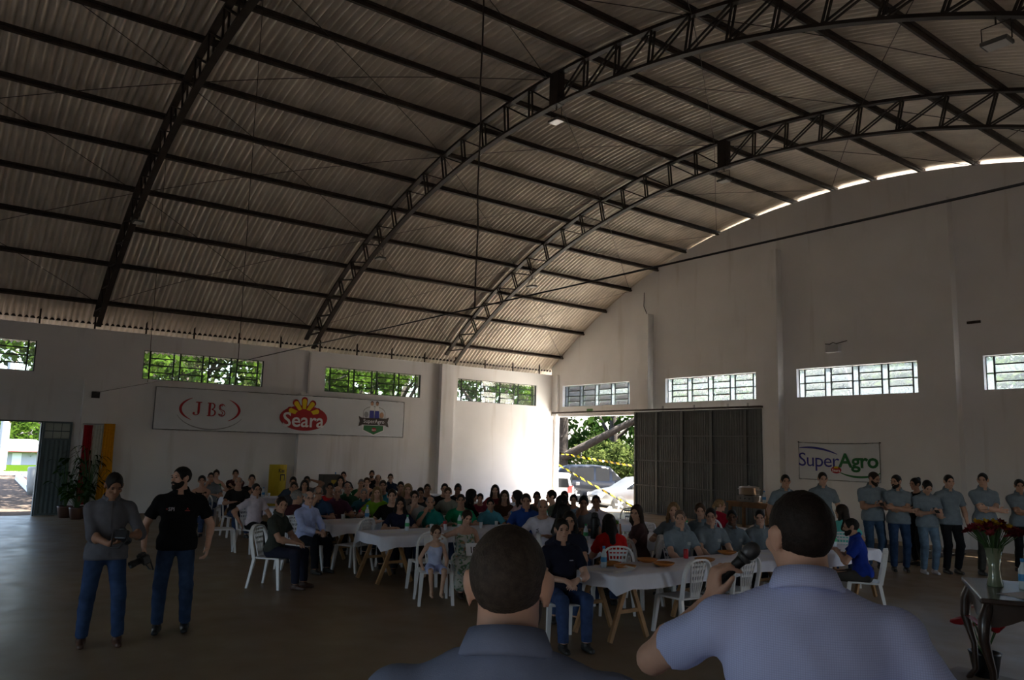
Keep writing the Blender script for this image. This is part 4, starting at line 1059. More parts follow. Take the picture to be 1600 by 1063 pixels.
def sheet(x, y, a, label, z=ZT0, w=.21, l=.297, bend=.02):
    V, F = [], []
    for i in range(5):
        for j in range(2): V.append(((i/4-.5)*l, (j-.5)*w, bend*(i/4)**2+.003))
    for i in range(4): F.append((2*i, 2*i+2, 2*i+3, 2*i+1))
    m = len(V); V += [(p[0], p[1], p[2]-.002) for p in V]; F += [tuple(reversed([q+m for q in f])) for f in F]
    o = MB().add(V, F).obj('paper_sheet', M['paper'], label=label, cat='paper', group='papers on the tables'); o.location = (x, y, z); o.rotation_euler = (0, 0, a)
for x, y, lb, lab in ((17.18, -13.6, 'water bottle at the left end of the nearest table', 'label_blue'), (17.2, -8.7, 'green-labelled bottle at the far end of the nearest table beside the bearded man', 'label_green'), (11.05, -13.62, 'larger water bottle in front of the woman in magenta', 'label_blue'), (11.15, -13.25, 'second water bottle beside the woman in magenta', 'label_blue'),
        (12.75, -13.75, 'green-capped bottle in front of the woman in navy', 'label_green'), (12.72, -12.72, 'green-labelled bottle in front of the man in the green t-shirt', 'label_green'), (12.68, -12.55, 'green-labelled bottle right beside its twin near the green t-shirt', 'label_green'), (12.7, -11.6, 'blue-labelled bottle before the man in the light blue polo', 'label_blue'), (12.85, -10.9, 'green bottle before the man in royal blue', 'label_green'),
        (15.0, -11.9, 'green-labelled bottle in front of the long-haired woman', 'label_green'), (15.2, -9.8, 'green-labelled bottle between the grey polo women', 'label_green'), (4.7, -13.9, 'left water bottle on the farthest table', 'label_blue'), (4.75, -13.3, 'middle water bottle on the farthest table', 'label_blue'), (4.8, -12.5, 'right water bottle on the farthest table', 'label_blue')):
    bottle(x, y, lb, lab, 1.25 if 'larger' in lb else 1.1)
for x, y, lb in ((10.75, -13.95, 'clear cup in front of the bald man in maroon'), (12.85, -13.35, 'clear cup near the green-capped bottle'), (12.95, -13.15, 'clear cup left of the red can on the third table'), (12.9, -12.4, 'clear cup right of the green bottles'), (12.8, -12.0, 'clear cup before the man in the light blue polo'), (12.95, -11.75, 'tall clear cup behind the floral dress'), (4.6, -13.1, 'cup on the farthest table'), (15.15, -10.9, 'white cup behind the gift bag')): cup(x, y, lb)
for x, y, lb in ((17.12, -12.8, 'orange snack bowl on the far edge of the nearest table'), (17.40, -13.47, 'orange snack bowl beside the loose papers'), (17.45, -12.86, 'orange snack bowl behind the first empty chair'), (17.45, -12.1, 'orange snack bowl behind the second empty chair'), (17.12, -13.45, 'orange snack bowl beside the water bottle'), (17.1, -11.2, 'orange snack bowl in front of the grey polo men'), (7.8, -13.9, 'orange snack bowl on the table behind the white shirt')): bowl(x, y, lb)
def can(x, y, lb): MB().lathe([(.028, 0), (.033, .008), (.033, .108), (.027, .12), (0, .119)], 14).obj('soda_can', M['can_red'], label=lb, cat='can', group='red soda cans').location = (x, y, ZT0)
can(17.1, -12.05, 'red soda can before the bald man in grey'); can(12.7, -13.0, 'red soda can before the man in the teal polo')
for x, y, a, lb in ((17.35, -13.76, .5, 'sheet of paper at the corner of the nearest table'), (17.52, -13.66, 1.4, 'folded paper beside the corner sheet'), (17.3, -13.0, .2, 'paper among the snack bowls'), (17.2, -11.6, 1.3, 'paper before the grey polo men'), (17.3, -10.6, .4, 'paper further along the nearest table'), (11.0, -14.15, .6, 'paper at the near end of the fourth table'), (12.9, -14.2, .9, 'paper on the corner of the table beside the girl'), (13.1, -13.9, 1.7, 'second paper on the table beside the girl')): sheet(x, y, a, lb, bend=.05 if 'folded' in lb else .015)
# thermos flask, gourd, gift bag
e = empty('thermos_flask', (14.9, -11.62, ZT0), label='tall black thermos flask on the table beside the gift bag', cat='flask')
MB().lathe([(.062, 0), (.065, .01), (.065, .30), (.055, .335)], 18).obj('flask_body', M['black_plastic'], e); MB().lathe([(.055, .333), (.058, .345), (.05, .385), (.03, .40), (0, .402)], 18).obj('flask_lid', M['black_plastic'], e)
MB().tube([(.06, 0, .32), (.10, 0, .30), (.105, 0, .22), (.066, 0, .17)], .008, 6).obj('flask_handle', M['black_plastic'], e)
e = empty('gourd_cup', (14.78, -11.72, ZT0), label='brown gourd cup of green tea beside the thermos', cat='cup'); MB().lathe([(.035, 0), (.055, .04), (.05, .08), (.06, .13), (.055, .132), (.04, .11), (0, .11)], 14).obj('gourd', M['old_wood'], e); MB().lathe([(.05, .118), (.03, .135), (0, .138)], 12).obj('tea_leaves', plain((.06, .12, .02)), e)
MB().tube([(.01, 0, .12), (.05, .01, .20)], .004, 6).obj('straw', M['steel'], e)
e = empty('gift_bag', (15.12, -11.38, ZT0), .3, label='orange gift bag with green tissue on top', cat='bag')
mb = MB(); mb.add([(-.09, -.045, 0), (.09, -.045, 0), (.09, .045, 0), (-.09, .045, 0), (-.075, -.03, .24), (.075, -.03, .24), (.075, .03, .24), (-.075, .03, .24)], [(3, 2, 1, 0), (0, 1, 5, 4), (1, 2, 6, 5), (2, 3, 7, 6), (3, 0, 4, 7)]); mb.obj('bag_body', plain((.52, .13, .03), .6), e)
MB().box(-.09, -.055, -.047, -.044, .0, .24).obj('bag_stripe', M['paper'], e); MB().box(.055, .09, -.047, -.044, 0, .24).obj('bag_stripe', M['paper'], e)
rg = np.random.RandomState(3); mb = MB()
for k in range(14):
    a = rg.uniform(0, 6.28); x, y = rg.uniform(-.05, .05), rg.uniform(-.02, .02); mb.add([(x-.02, y, .22), (x+.02, y, .22), (x+.03*math.cos(a), y+.03*math.sin(a), .30)], [(0, 1, 2), (2, 1, 0)])
mb.obj('tissue_paper', plain((.13, .42, .03), .7), e)
# ---- empty chairs
for x, y, f, lb in ((17.72, -12.86, (-1, .05), 'empty white plastic chair pushed under the nearest table, first from the left'), (17.75, -11.95, (-1, .12), 'empty white plastic chair at the nearest table, second from the left'), (17.78, -10.9, (-1, .0), 'empty white plastic chair half hidden by the microphone hand'), (16.32, -12.1, (1, .1), 'empty white plastic chair between the woman in red and the bald man in grey'),
        (15.95, -13.0, (-.4, .9), 'empty white plastic chair below the black flask'), (14.3, -10.1, (-.9, -.3), 'empty white plastic chair by the sliding gate side of the flask table'), (15.85, -8.5, (.9, -.3), 'empty white plastic chair behind the second grey polo man'), (5.55, -11.7, (-.9, .2), 'empty white plastic chair by the dark box at the left wall'), (5.55, -13.0, (-1, 0), 'empty white plastic chair below the yellow stand'),
        (13.98, -14.1, (-.9, .25), 'empty white plastic chair between the girl and the table end'), (11.85, -14.25, (-.9, -.4), 'empty white plastic chair under the table beside the girl'), (8.7, -15.45, (.2, 1), 'empty white plastic chair left of the man in the white shirt'), (12.1, -7.9, (.8, -.5), 'white plastic chair far back beside the gateway crowd'), (16.35, -8.6, (1, -.1), 'white plastic chair behind the speaker\'s head'), (3.9, -15.0, (.3, 1.), 'empty white plastic chair at the left end of the farthest table')):
    chair(x, y, f, lb)
# ---- side table with a pan, yellow display stand, dark box
e = empty('wooden_table', (10.3, -1.25, 0), label='plain wooden table under the metal pan by the sliding gate', cat='table')
MB().box(-.62, .75, -.38, .38, .72, .77).obj('table_top', M['old_wood'], e); MB().box(-.56, .69, -.33, .33, .62, .72).obj('apron', M['old_wood'], e)
for x in (-.54, .67):
    for y in (-.31, .31): MB().box(x-.035, x+.035, y-.035, y+.035, 0, .72).obj('leg', M['old_wood'], e)
e = empty('cooker', (10.22, -1.3, .77), label='small gas cooker under the metal pan', cat='cooker'); MB().rbox(-.28, .28, -.2, .2, 0, .17, .02).obj('cooker_body', plain((.16, .15, .15), .4), e); MB().lathe([(.14, .17), (.15, .20), (.13, .20)], 14).obj('burner', M['black_plastic'], e)
for x in (-.15, 0, .15): MB().lathe([(.02, 0), (.018, .02), (0, .021)], 8).xf(Matrix.Translation((x, -.2, .09))@Matrix.Rotation(math.pi/2, 4, 'X')).obj('knob', M['black_plastic'], e)
e = empty('cooking_pan', (10.22, -1.3, .97), label='wide shiny metal pan on the cooker', cat='pan'); MB().lathe([(.27, 0), (.28, .01), (.28, .20), (.29, .205), (.275, .205), (.265, .02), (0, .015)], 28).obj('pan_body', M['steel'], e); MB().lathe([(.28, .206), (.2, .225), (.03, .235), (.03, .26), (0, .262)], 24).obj('pan_lid', M['steel'], e)
for s in (-1, 1): MB().tube([(s*.28, -.06, .14), (s*.34, -.05, .15), (s*.34, .05, .15), (s*.28, .06, .14)], .01, 6).obj('pan_handle', M['steel'], e)
bottle(10.75, -1.35, 'blue water jug beside the metal pan', 'label_blue', 1.2, .77, True)
e = empty('display_stand', (.55, -11.4, 0), label='yellow upright display stand with black lettering by the left wall', cat='stand')
mb = MB(); n = 14
V = [(.22*math.cos(a)*.7, .27*math.sin(a), z) for z in (0, 1.4) for a in np.linspace(0, 2*math.pi, n, endpoint=False)]; mb.add(V, [tuple(range(n-1, -1, -1)), tuple(range(n, 2*n))]+[(i, (i+1) % n, (i+1) % n+n, i+n) for i in range(n)]); mb.obj('stand_body', plain((.56, .42, .01), .6), e)
e2 = empty('speaker_box', (.75, -9.8, .0), label='dark cabinet with yellow markings beside the pilaster', cat='cabinet'); MB().rbox(-.2, .2, -.28, .28, 0, 1.12, .015).obj('cabinet_body', plain((.05, .045, .04), .5), e2); MB().box(.2, .206, -.02, .24, .45, .95).obj('yellow_print', plain((.34, .24, .01), .6), e2); MB().tube([(0, .2, 1.12), (0, .2, 1.19)], .02, 8).obj('cap', plain((.05, .2, .5)), e2)
# ---- carved table on the platform, vase, plants
pu, pv = Vector((-.49, .87, 0)).normalized(), Vector((.87, .49, 0)).normalized(); c0 = Vector((20.93, -12.98, 0))
tw, tl, th = .62, 1.1, .82; zc = .28
Mt = Matrix(((pv.x, -pu.x, 0, c0.x), (pv.y, -pu.y, 0, c0.y), (0, 0, 1, zc), (0, 0, 0, 1)))       # local x across, y back-to-front
e = empty('carved_table', label='dark carved wooden side table with curved legs on the right', cat='table'); e.matrix_world = Mt
MB().rbox(-.02, tw+.3, -.02, tl, th-.04, th, .012).obj('table_top', M['dark_wood'], e)
mb = MB(); n = 12
for (xa, ya, xb, yb) in ((.03, .04, tw+.25, .04), (.03, tl-.06, tw+.25, tl-.06), (.03, .04, .03, tl-.06), (tw+.25, .04, tw+.25, tl-.06)):
    for i in range(n):
        u0, u1 = i/n, (i+1)/n; d0, d1 = (.10+.07*abs(math.cos(u*math.pi*2)) for u in (u0, u1))
        a, b = Vector((xa+(xb-xa)*u0, ya+(yb-ya)*u0, 0)), Vector((xa+(xb-xa)*u1, ya+(yb-ya)*u1, 0)); nn = Vector((-(yb-ya), xb-xa, 0)).normalized()*.012
        mb.add([a+nn+Vector((0, 0, th-.04)), b+nn+Vector((0, 0, th-.04)), b+nn+Vector((0, 0, th-.04-d1)), a+nn+Vector((0, 0, th-.04-d0)), a-nn+Vector((0, 0, th-.04)), b-nn+Vector((0, 0, th-.04)), b-nn+Vector((0, 0, th-.04-d1)), a-nn+Vector((0, 0, th-.04-d0))], [(0, 1, 2, 3), (7, 6, 5, 4), (3, 2, 6, 7), (0, 4, 5, 1)])
mb.obj('apron', M['dark_wood'], e)
for x, sx in ((.04, -1), (tw+.24, 1)):
    for y, sy in ((.05, -1), (tl-.07, 1)):
        P3 = [(x, y, th-.05), (x+sx*.035, y+sy*.03, th-.16), (x+sx*.045, y+sy*.04, th-.30), (x-sx*.005, y, .30), (x-sx*.01, y, .10), (x+sx*.035, y+sy*.03, .03), (x+sx*.055, y+sy*.045, .012)]
        MB().tube(P3, [.035, .045, .038, .024, .02, .024, .012], 9).obj('leg', M['dark_wood'], e)
def on_table(x, y, z=0): return Mt@Vector((x, y, th+z))
pmat('vase_glass', (.20, .24, .16), .1, spec=.7); pmat('petal_red', (.22, .012, .02), .7); pmat('petal_yellow', (.72, .50, .02), .7); pmat('stem_green', (.04, .10, .025), .7)
p = on_table(.17, .42)
e = empty('flower_vase', p, label='tall glass vase on the carved table', cat='vase'); MB().lathe([(.055, 0), (.06, .01), (.045, .08), (.04, .14), (.062, .30), (.060, .30), (.037, .14), (.04, .03), (0, .02)], 16).obj('vase_body', M['vase_glass'], e)
e = empty('flower_bouquet', p+Vector((0, 0, .26)), label='bouquet of dark red and yellow flowers in the glass vase', cat='flowers')
rg = np.random.RandomState(11); fl = {}
for nm, mt, r in (('petal_red', M['petal_red'], .032), ('petal_yellow', M['petal_yellow'], .034)):
    mb = MB()
    for k in range(8):
        a = 2*math.pi*k/8
        for t, rr in ((.35, r), (.9, r*.6)):
            d = Vector((math.cos(a+t), math.sin(a+t), .15+t*.5)).normalized(); s = Vector((-math.sin(a+t), math.cos(a+t), 0))
            mb.add([Vector((0, 0, 0)), d*rr*.7+s*rr*.35, d*rr*1.25, d*rr*.7-s*rr*.35], [(0, 1, 2, 3), (3, 2, 1, 0)])
    fl[nm] = mb.mesh('flower', mt)
stems = MB()
for k in range(70):
    a, q = rg.uniform(0, 6.28), math.sqrt(rg.uniform(0, 1)); el = rg.uniform(.0, 1.)
    x, y, z = .19*q*math.cos(a), .19*q*math.sin(a), .10+.15*math.sqrt(max(0, 1-q*q*.8))*rg.uniform(.6, 1)
    o = link('flower', fl['petal_yellow' if (z > .2 and rg.rand() < .5) or rg.rand() < .12 else 'petal_red'], e); o.location = (x, y, z); o.rotation_euler = (rg.uniform(-.8, .8), rg.uniform(-.8, .8), rg.uniform(0, 6)); o.scale = (1.1,)*3
    stems.tube([(x*.1, y*.1, -.1), (x*.4, y*.4, .06), (x, y, z)], .003, 4)
stems.obj('stems', M['stem_green'], e)
q = on_table(.36, .44); bottle(q.x, q.y, 'water bottle beside the flower vase', 'label_blue', 1.05, q.z)
q = on_table(.30, .80); sheet(q.x, q.y, 1.2, 'paper lying on the carved table', q.z, bend=.01); q = on_table(.45, .72); sheet(q.x, q.y, .9, 'lifted paper on the carved table', q.z+.003, bend=.06)
e = empty('potted_anthurium', (20.98, -12.78, .28), label='red anthurium plant under the carved table', cat='plant')
MB().lathe([(.09, 0), (.12, .18), (.13, .2), (.11, .2), (.1, .16), (0, .16)], 14).obj('pot', M['black_plastic'], e); stm = MB()
for k in range(7):
    a = k*.9+.3; r = .10+.08*(k % 3); z = .40+.05*(k % 3); stm.tube([(0, 0, .15), (math.cos(a)*r*.6, math.sin(a)*r*.6, z-.1), (math.cos(a)*r, math.sin(a)*r, z)], .005, 5)
    mb = MB(); m = 10; ring = [(.07*math.cos(t)*(1+.3*math.cos(t)), .06*math.sin(t), .012*math.cos(2*t)) for t in np.linspace(0, 2*math.pi, m, endpoint=False)]; mb.add([(0, 0, .01)]+ring, [(0, i+1, (i+1) % m+1) for i in range(m)]+[(0, (i+1) % m+1, i+1) for i in range(m)])
    o = mb.obj('flower', plain((.42, .02, .03), .35), e); o.location = (math.cos(a)*r, math.sin(a)*r, z); o.rotation_euler = (.5*math.sin(a), -.5*math.cos(a), a)
stm.obj('stems', M['stem_green'], e)
# ---- wall fittings, lamps, cable
def wallbox(nm, x0, x1, y0, y1, z0, z1, mt, label, cat): return MB().rbox(x0, x1, y0, y1, z0, z1, .008).obj(nm, mt, label=label, cat=cat)
wallbox('wall_speaker', .2, .26, -16.62, -16.42, 3.14, 3.32, M['black_plastic'], 'small black box on the left pilaster above the door', 'speaker')
wallbox('exit_sign', 1.98, 2.30, -.03, 0, 3.50, 3.66, plain((.10, .22, .08), .5), 'small green exit sign over the gateway', 'sign')
e = empty('floodlight', (12.2, -.10, 4.98), label='white floodlight box on the gable wall over the window', cat='lamp'); MB().rbox(-.2, .2, -.08, .09, 0, .22, .02).obj('lamp_housing', plain((.55, .55, .56), .5), e); MB().tube([(-.25, .02, .26), (-.1, 0, .24), (0, .0, .28), (.1, 0, .24), (.4, .03, .30)], .012, 6).obj('cable_loop', M['black_plastic'], e)
def flood(x, y, z, label):
    e = empty('floodlight', (x, y, z), label=label, cat='lamp', group='floodlights hung under the trusses')
    MB().rbox(-.15, .15, -.11, .11, -.30, -.25, .015).obj('lamp_housing', plain((.10, .10, .10), .5), e); MB().box(-.125, .125, -.09, .09, -.304, -.300).obj('lamp_glass', plain((.62, .62, .60), .2), e)
    mb = MB(); mb.tube([(-.16, 0, -.27), (-.16, 0, -.04), (.16, 0, -.04), (.16, 0, -.27)], .008, 5); mb.tube([(0, 0, -.04), (0, 0, .06)], .012, 6); mb.obj('bracket', M['truss_steel'], e)
for x, y, lb in ((CX, -10.615, 'floodlight at the crown of the middle truss'), (CX, -5.281, 'floodlight at the crown of the truss nearest the gable'), (20.58, -10.615, 'floodlight at the upper right on the middle truss'), (5.1, -10.615, 'floodlight low on the left of the middle truss'), (5.1, -5.281, 'floodlight low on the left of the gable-side truss'), (4.8, -16.704, 'floodlight on the far left truss')):
    flood(x, y, roofz(x, TB)-.08, lb)
mb = MB(); mb.tube([(.26, -16.53, 3.27), (1.4, -16.55, 3.27), (6.6, -16.56, 3.22), (12.5, -16.56, 3.24), (18.66, -16.56, 3.25), (24.9, -16.56, 3.25)], .0065, 6); mb.obj('cable', M['black_plastic'], label='long black cable strung across the hall from the left pilaster', cat='cable')
for x, r, lb in ((6.6, .006, 'thin hanger wire dropping to the cable, first from the left'), (12.45, .006, 'thin hanger wire dropping to the cable, second from the left'), (18.68, .008, 'thick chain hanger dropping to the cable in mid picture')):
    z1 = roofz(x, TB)-.02; pts = [(x+.012*math.sin(i*2.2), -16.6+.04*(i/14), z1+(3.24-z1)*i/14) for i in range(15)]
    MB().tube(pts, r, 5).obj('hanger_wire', M['rust_steel'], label=lb, cat='wire', group='hanger wires of the cable')
mb = MB(); mb.tube([(4.95, -.03, 7.75), (4.93, -.03, 7.25), (5.1, -.04, 6.93)], .012, 5); mb.obj('wall_wire', M['black_plastic'], label='short black wire above the first gable pilaster', cat='wire')
MB().box(15.7, 16.0, -.05, 0, 5.4, 5.46).obj('wall_bracket', M['rust_steel'], label='small bracket beside the right gable pilaster', cat='bracket')
pmat('rubber', (.02, .02, .021), .8, bump=.4, bscale=60)
MB().rbox(13.2, 15.9, -4.3, -1.2, 0.001, .022, .008).obj('floor_mat', M['rubber'], label='black rubber mat on the floor by the gable wall', cat='mat')
# ---- draped cloths and plants by the side door
def drape(x0, y0, y1, z0, z1, col, nm, label, flare):
    V, F = [], []; n, m = 22, 10
    for j in range(m+1):
        v = j/m; z = z1+(z0-z1)*v
        for i in range(n+1):
            u = i/n; y = y0+(y1-y0)*u; y = (y0+y1)/2+(y-(y0+y1)/2)*(1+flare*v)
            V.append((x0+.018*math.sin(u*26+v*1.5)+.02*v, y+.01*math.sin(v*5+u*3), z))
    for j in range(m):
        for i in range(n): a = j*(n+1)+i; F.append((a, a+n+1, a+n+2, a+1))
    k = len(V); V += [(p[0]-.006, p[1], p[2]) for p in V]; F += [tuple(reversed([q+k for q in f])) for f in F]
    MB().add(V, F, True).obj(nm, cloth(col), label=label, cat='cloth', group='cloths draped on the stand by the door')
drape(.42, -16.75, -16.52, .3, 2.40, (.34, .01, .02), 'draped_cloth', 'dark red cloth hanging at the left of the drapes', .25); drape(.41, -16.54, -16.24, .3, 2.41, (.55, .57, .52), 'draped_cloth', 'white cloth hanging between the red and yellow drapes', .2); drape(.43, -16.27, -16.0, .25, 2.45, (.72, .33, .01), 'draped_cloth', 'golden yellow cloth hanging at the right of the drapes', .35)
e = empty('banner_stand', (.38, -16.38, 0), label='slim frame that carries the coloured drapes', cat='stand')
for y in (-.38, .36): MB().tube([(0, y, 0), (0, y, 2.44)], .015, 8).obj('post', M['steel'], e)
MB().tube([(0, -.40, 2.43), (0, .40, 2.44)], .015, 8).obj('crossbar', M['steel'], e)
def leafy(x, y, h, label, n, ln, wd, pot=True, seed=0, arch=.6, col='leaf_dark'):
    rg = np.random.RandomState(seed); e = empty('potted_plant', (x, y, 0), label=label, cat='plant', group='potted plants by the side door')
    MB().lathe([(.13, 0), (.18, .26), (.19, .30), (.16, .30), (.15, .24), (0, .24)], 14).obj('pot', plain((.10, .05, .035)), e)
    st = MB()
    lm = {}
    for k in range(n):
        a = rg.uniform(0, 6.28); r = rg.uniform(.15, .5)*arch; z = .35+(h-.35)*rg.uniform(.25, 1.); st.tube([(0, 0, .22), (math.cos(a)*r*.4, math.sin(a)*r*.4, z*.7), (math.cos(a)*r, math.sin(a)*r, z)], .006, 4)
        L = ln*rg.uniform(.7, 1.2); w = wd*rg.uniform(.8, 1.2); pts = []; d = Vector((math.cos(a), math.sin(a), 0)); sd = Vector((-math.sin(a), math.cos(a), 0))
        V = []
        for i in range(5):
            u = i/4; c = Vector((math.cos(a)*r, math.sin(a)*r, z))+d*L*u+Vector((0, 0, L*(.45*u-.9*u*u))); ww = w*math.sin(math.pi*min(1, u*.9+.1))
            V += [c-sd*ww, c+sd*ww]
        MB().add(V, [(2*i, 2*i+1, 2*i+3, 2*i+2) for i in range(4)], True).obj('leaf', M[col], e)
    st.obj('stems', M['stem_green'], e)
leafy(.75, -17.05, 1.55, 'dark leafy potted plant against the folded door', 46, .20, .06, seed=1, arch=.8); leafy(1.0, -16.6, 1.85, 'tall feathery potted palm in front of the red drape', 60, .34, .022, seed=2, arch=.9); leafy(1.3, -16.85, .95, 'low broad-leaved potted plant in front of the drapes', 36, .22, .07, seed=3, arch=.7, col='leaf_green')
# ---------------------------------------------------------------- printed banners
def text_mesh(s, size, bold=0., spacing=1.):
    cu = bpy.data.curves.new('t', 'FONT'); cu.body = s; cu.size = size; cu.offset = bold; cu.space_character = spacing; cu.align_x = 'CENTER'; cu.resolution_u = 3
    ob = bpy.data.objects.new('t', cu); COL.objects.link(ob); bpy.context.view_layer.update()
    me = ob.evaluated_get(bpy.context.evaluated_depsgraph_get()).to_mesh(); V = np.array([v.co[:] for v in me.vertices]); F = [tuple(p.vertices) for p in me.polygons]
    bpy.data.objects.remove(ob); bpy.data.curves.remove(cu)
    return V, F
pmat('vinyl', (.68, .715, .75), .35, var=.04, scale=2, spec=.5); pmat('vinyl_hem', (.34, .36, .38), .5); pmat('ink_red', (.42, .012, .02), .5); pmat('ink_yellow', (.78, .58, .01), .5); pmat('ink_white', (.85, .85, .86), .5); pmat('ink_dark', (.045, .03, .025), .5); pmat('ink_green', (.015, .16, .04), .5); pmat('ink_blue', (.03, .035, .30), .5); pmat('ink_skin', (.50, .28, .18), .6); pmat('ink_grey', (.30, .31, .33), .5)
def banner(name, label, P, u0, u1, v0, v1, nu, nv):
    V = [P(u0+(u1-u0)*i/nu, v0+(v1-v0)*j/nv, 0.) for j in range(nv+1) for i in range(nu+1)]; n = nu+1
    F = [(j*n+i, j*n+i+1, j*n+n+i+1, j*n+n+i) for j in range(nv) for i in range(nu)]; k = len(V)
    V += [P(u0+(u1-u0)*i/nu, v0+(v1-v0)*j/nv, -.004) for j in range(nv+1) for i in range(nu+1)]; F += [tuple(reversed([q+k for q in f])) for f in F]
    o = MB().add(V, F, True).obj(name, M['vinyl'], label=label, cat='banner')
    for a, b, c, d in ((u0, u1, v0, v0+.018), (u0, u1, v1-.018, v1), (u0, u0+.02, v0, v1), (u1-.02, u1, v0, v1)):
        m = nu if b-a > .1 else nv; V = []
        for i in range(m+1):
            if b-a > .1: V += [P(a+(b-a)*i/m, c, .003), P(a+(b-a)*i/m, d, .003)]
            else: V += [P(a, c+(d-c)*i/m, .003), P(b, c+(d-c)*i/m, .003)]
        MB().add(V, [(2*i, 2*i+2, 2*i+3, 2*i+1) for i in range(m)]+[(2*i+1, 2*i+3, 2*i+2, 2*i) for i in range(m)], True).obj('hem', M['vinyl_hem'], o)
    return o
def ink(parent, nm, mat, P, polys, lift=.006):
    mb = MB()
    for poly in polys: mb.add([P(u, v, lift) for u, v in poly], [tuple(range(len(poly)))])
    me = mb.mesh(nm, M[mat]); bm = bmesh.new(); bm.from_mesh(me); bmesh.ops.triangulate(bm, faces=bm.faces[:]); bm.to_mesh(me); bm.free(); return link(nm, me, parent)
def ink_text(parent, nm, mat, P, s, cx, cy, size, width, bold=0., lift=.006, spacing=1., height=None):
    V, F = text_mesh(s, size, bold, spacing); w = V[:,0].max()-V[:,0].min(); x0 = (V[:,0].max()+V[:,0].min())/2; k = width/w
    ky = k if height is None else height/(V[:,1].max()-V[:,1].min()); y0 = (V[:,1].max()+V[:,1].min())/2
    mb = MB(); mb.add([P(cx+(x-x0)*k, cy+(y-y0)*ky, lift) for x, y, _ in V], F); return mb.obj(nm, M[mat], parent)
def arc_band(cx, cy, rx, ry, a0, a1, w0, w1, n=20):
    out, inn = [], []
    for i in range(n+1):
        t = math.radians(a0+(a1-a0)*i/n); w = w0+(w1-w0)*math.sin(math.pi*i/n); out.append((cx+(rx+w/2)*math.cos(t), cy+(ry+w/2)*math.sin(t))); inn.append((cx+(rx-w/2)*math.cos(t), cy+(ry-w/2)*math.sin(t)))
    return [[out[i], out[i+1], inn[i+1], inn[i]] for i in range(n)]
def ellipse(cx, cy, rx, ry, n=36): return [(cx+rx*math.cos(t), cy+ry*math.sin(t)) for t in np.linspace(0, 2*math.pi, n, endpoint=False)]
# ---- the long banner over the left wall pilaster
def PA(u, v, d):
    y = u; t = v
    if y < -10.70: x = .03+(.215-.03)*(y+14.97)/(4.27)
    elif y < -10.03: x = .215
    else: x = .215-(.215-.035)*(y+10.03)/3.18
    crease = .018*math.exp(-((v-(3.5-.22*(u+14.9)))/.07)**2)*(1 if u < -12.2 else math.exp(-(u+12.2)**2)) - .012*math.exp(-((v-(2.75+.25*(u+8.3)))/.08)**2)*(1 if u > -8.6 else math.exp(-(u+8.6)**2*2))
    wav = .006*math.sin(u*5.1+v*4)+.005*math.sin(u*11-v*7)
    if -10.75 < y < -9.98: wav *= .2
    return (x+.012+abs(crease)*.8+wav*.7+d, y, v)
bn = banner('wall_banner', 'long white vinyl banner with three printed logos on the left wall', PA, -14.97, -6.85, 2.35, 3.585, 120, 18)
# serif initials in red between parentheses
def serif_J(x, y, h):
    w = h*.16; s = [[(x, y+h), (x+h*.42, y+h), (x+h*.42, y+h*.93), (x, y+h*.93)], [(x+h*.14, y+h*.93), (x+h*.14+w, y+h*.93), (x+h*.14+w, y+h*.18), (x+h*.14, y+h*.18)]]
    return s+arc_band(x+h*.04, y+h*.18, h*.18, h*.15, 0, -165, h*.14, h*.05, 12)+[ellipse(x-h*.11, y+h*.16, h*.08, h*.08, 14)]
def serif_B(x, y, h):
    w = h*.17; s = [[(x+h*.05, y), (x+h*.05+w, y), (x+h*.05+w, y+h), (x+h*.05, y+h)], [(x-h*.03, y), (x+h*.3, y), (x+h*.3, y+h*.06), (x-h*.03, y+h*.06)], [(x-h*.03, y+h*.94), (x+h*.3, y+h*.94), (x+h*.3, y+h), (x-h*.03, y+h)]]
    return s+arc_band(x+h*.28, y+h*.75, h*.20, h*.22, 90, -90, h*.06, h*.10, 12)+arc_band(x+h*.30, y+h*.265, h*.25, h*.235, 90, -90, h*.06, h*.11, 12)
def thin_S(x, y, h, k): return arc_band(x+h*.25, y+h*.72, h*.22*k, h*.24*k, 20, 265, h*.035, h*.06, 14)+arc_band(x+h*.25, y+h*.27, h*.24*k, h*.245*k, 95, -165, h*.035, h*.06, 14)
ink(bn, 'logo_letter', 'ink_red', PA, serif_J(-13.84, 2.80, .40)); ink(bn, 'logo_letter', 'ink_red', PA, serif_B(-13.50, 2.79, .40)); ink(bn, 'logo_letter', 'ink_red', PA, thin_S(-13.19, 2.79, .39, 1.)+thin_S(-13.17, 2.79, .39, .8)+thin_S(-13.22, 2.79, .39, .6))
ink(bn, 'logo_arc', 'ink_red', PA, arc_band(-13.46, 2.985, .80, .40, 128, 232, .012, .075)); ink(bn, 'logo_arc', 'ink_red', PA, arc_band(-13.38, 2.985, .80, .40, 52, -52, .012, .075))
ink(bn, 'logo_arc', 'ink_grey', PA, arc_band(-13.40, 3.0, 1.0, .60, 200, 335, .012, .035), .005)
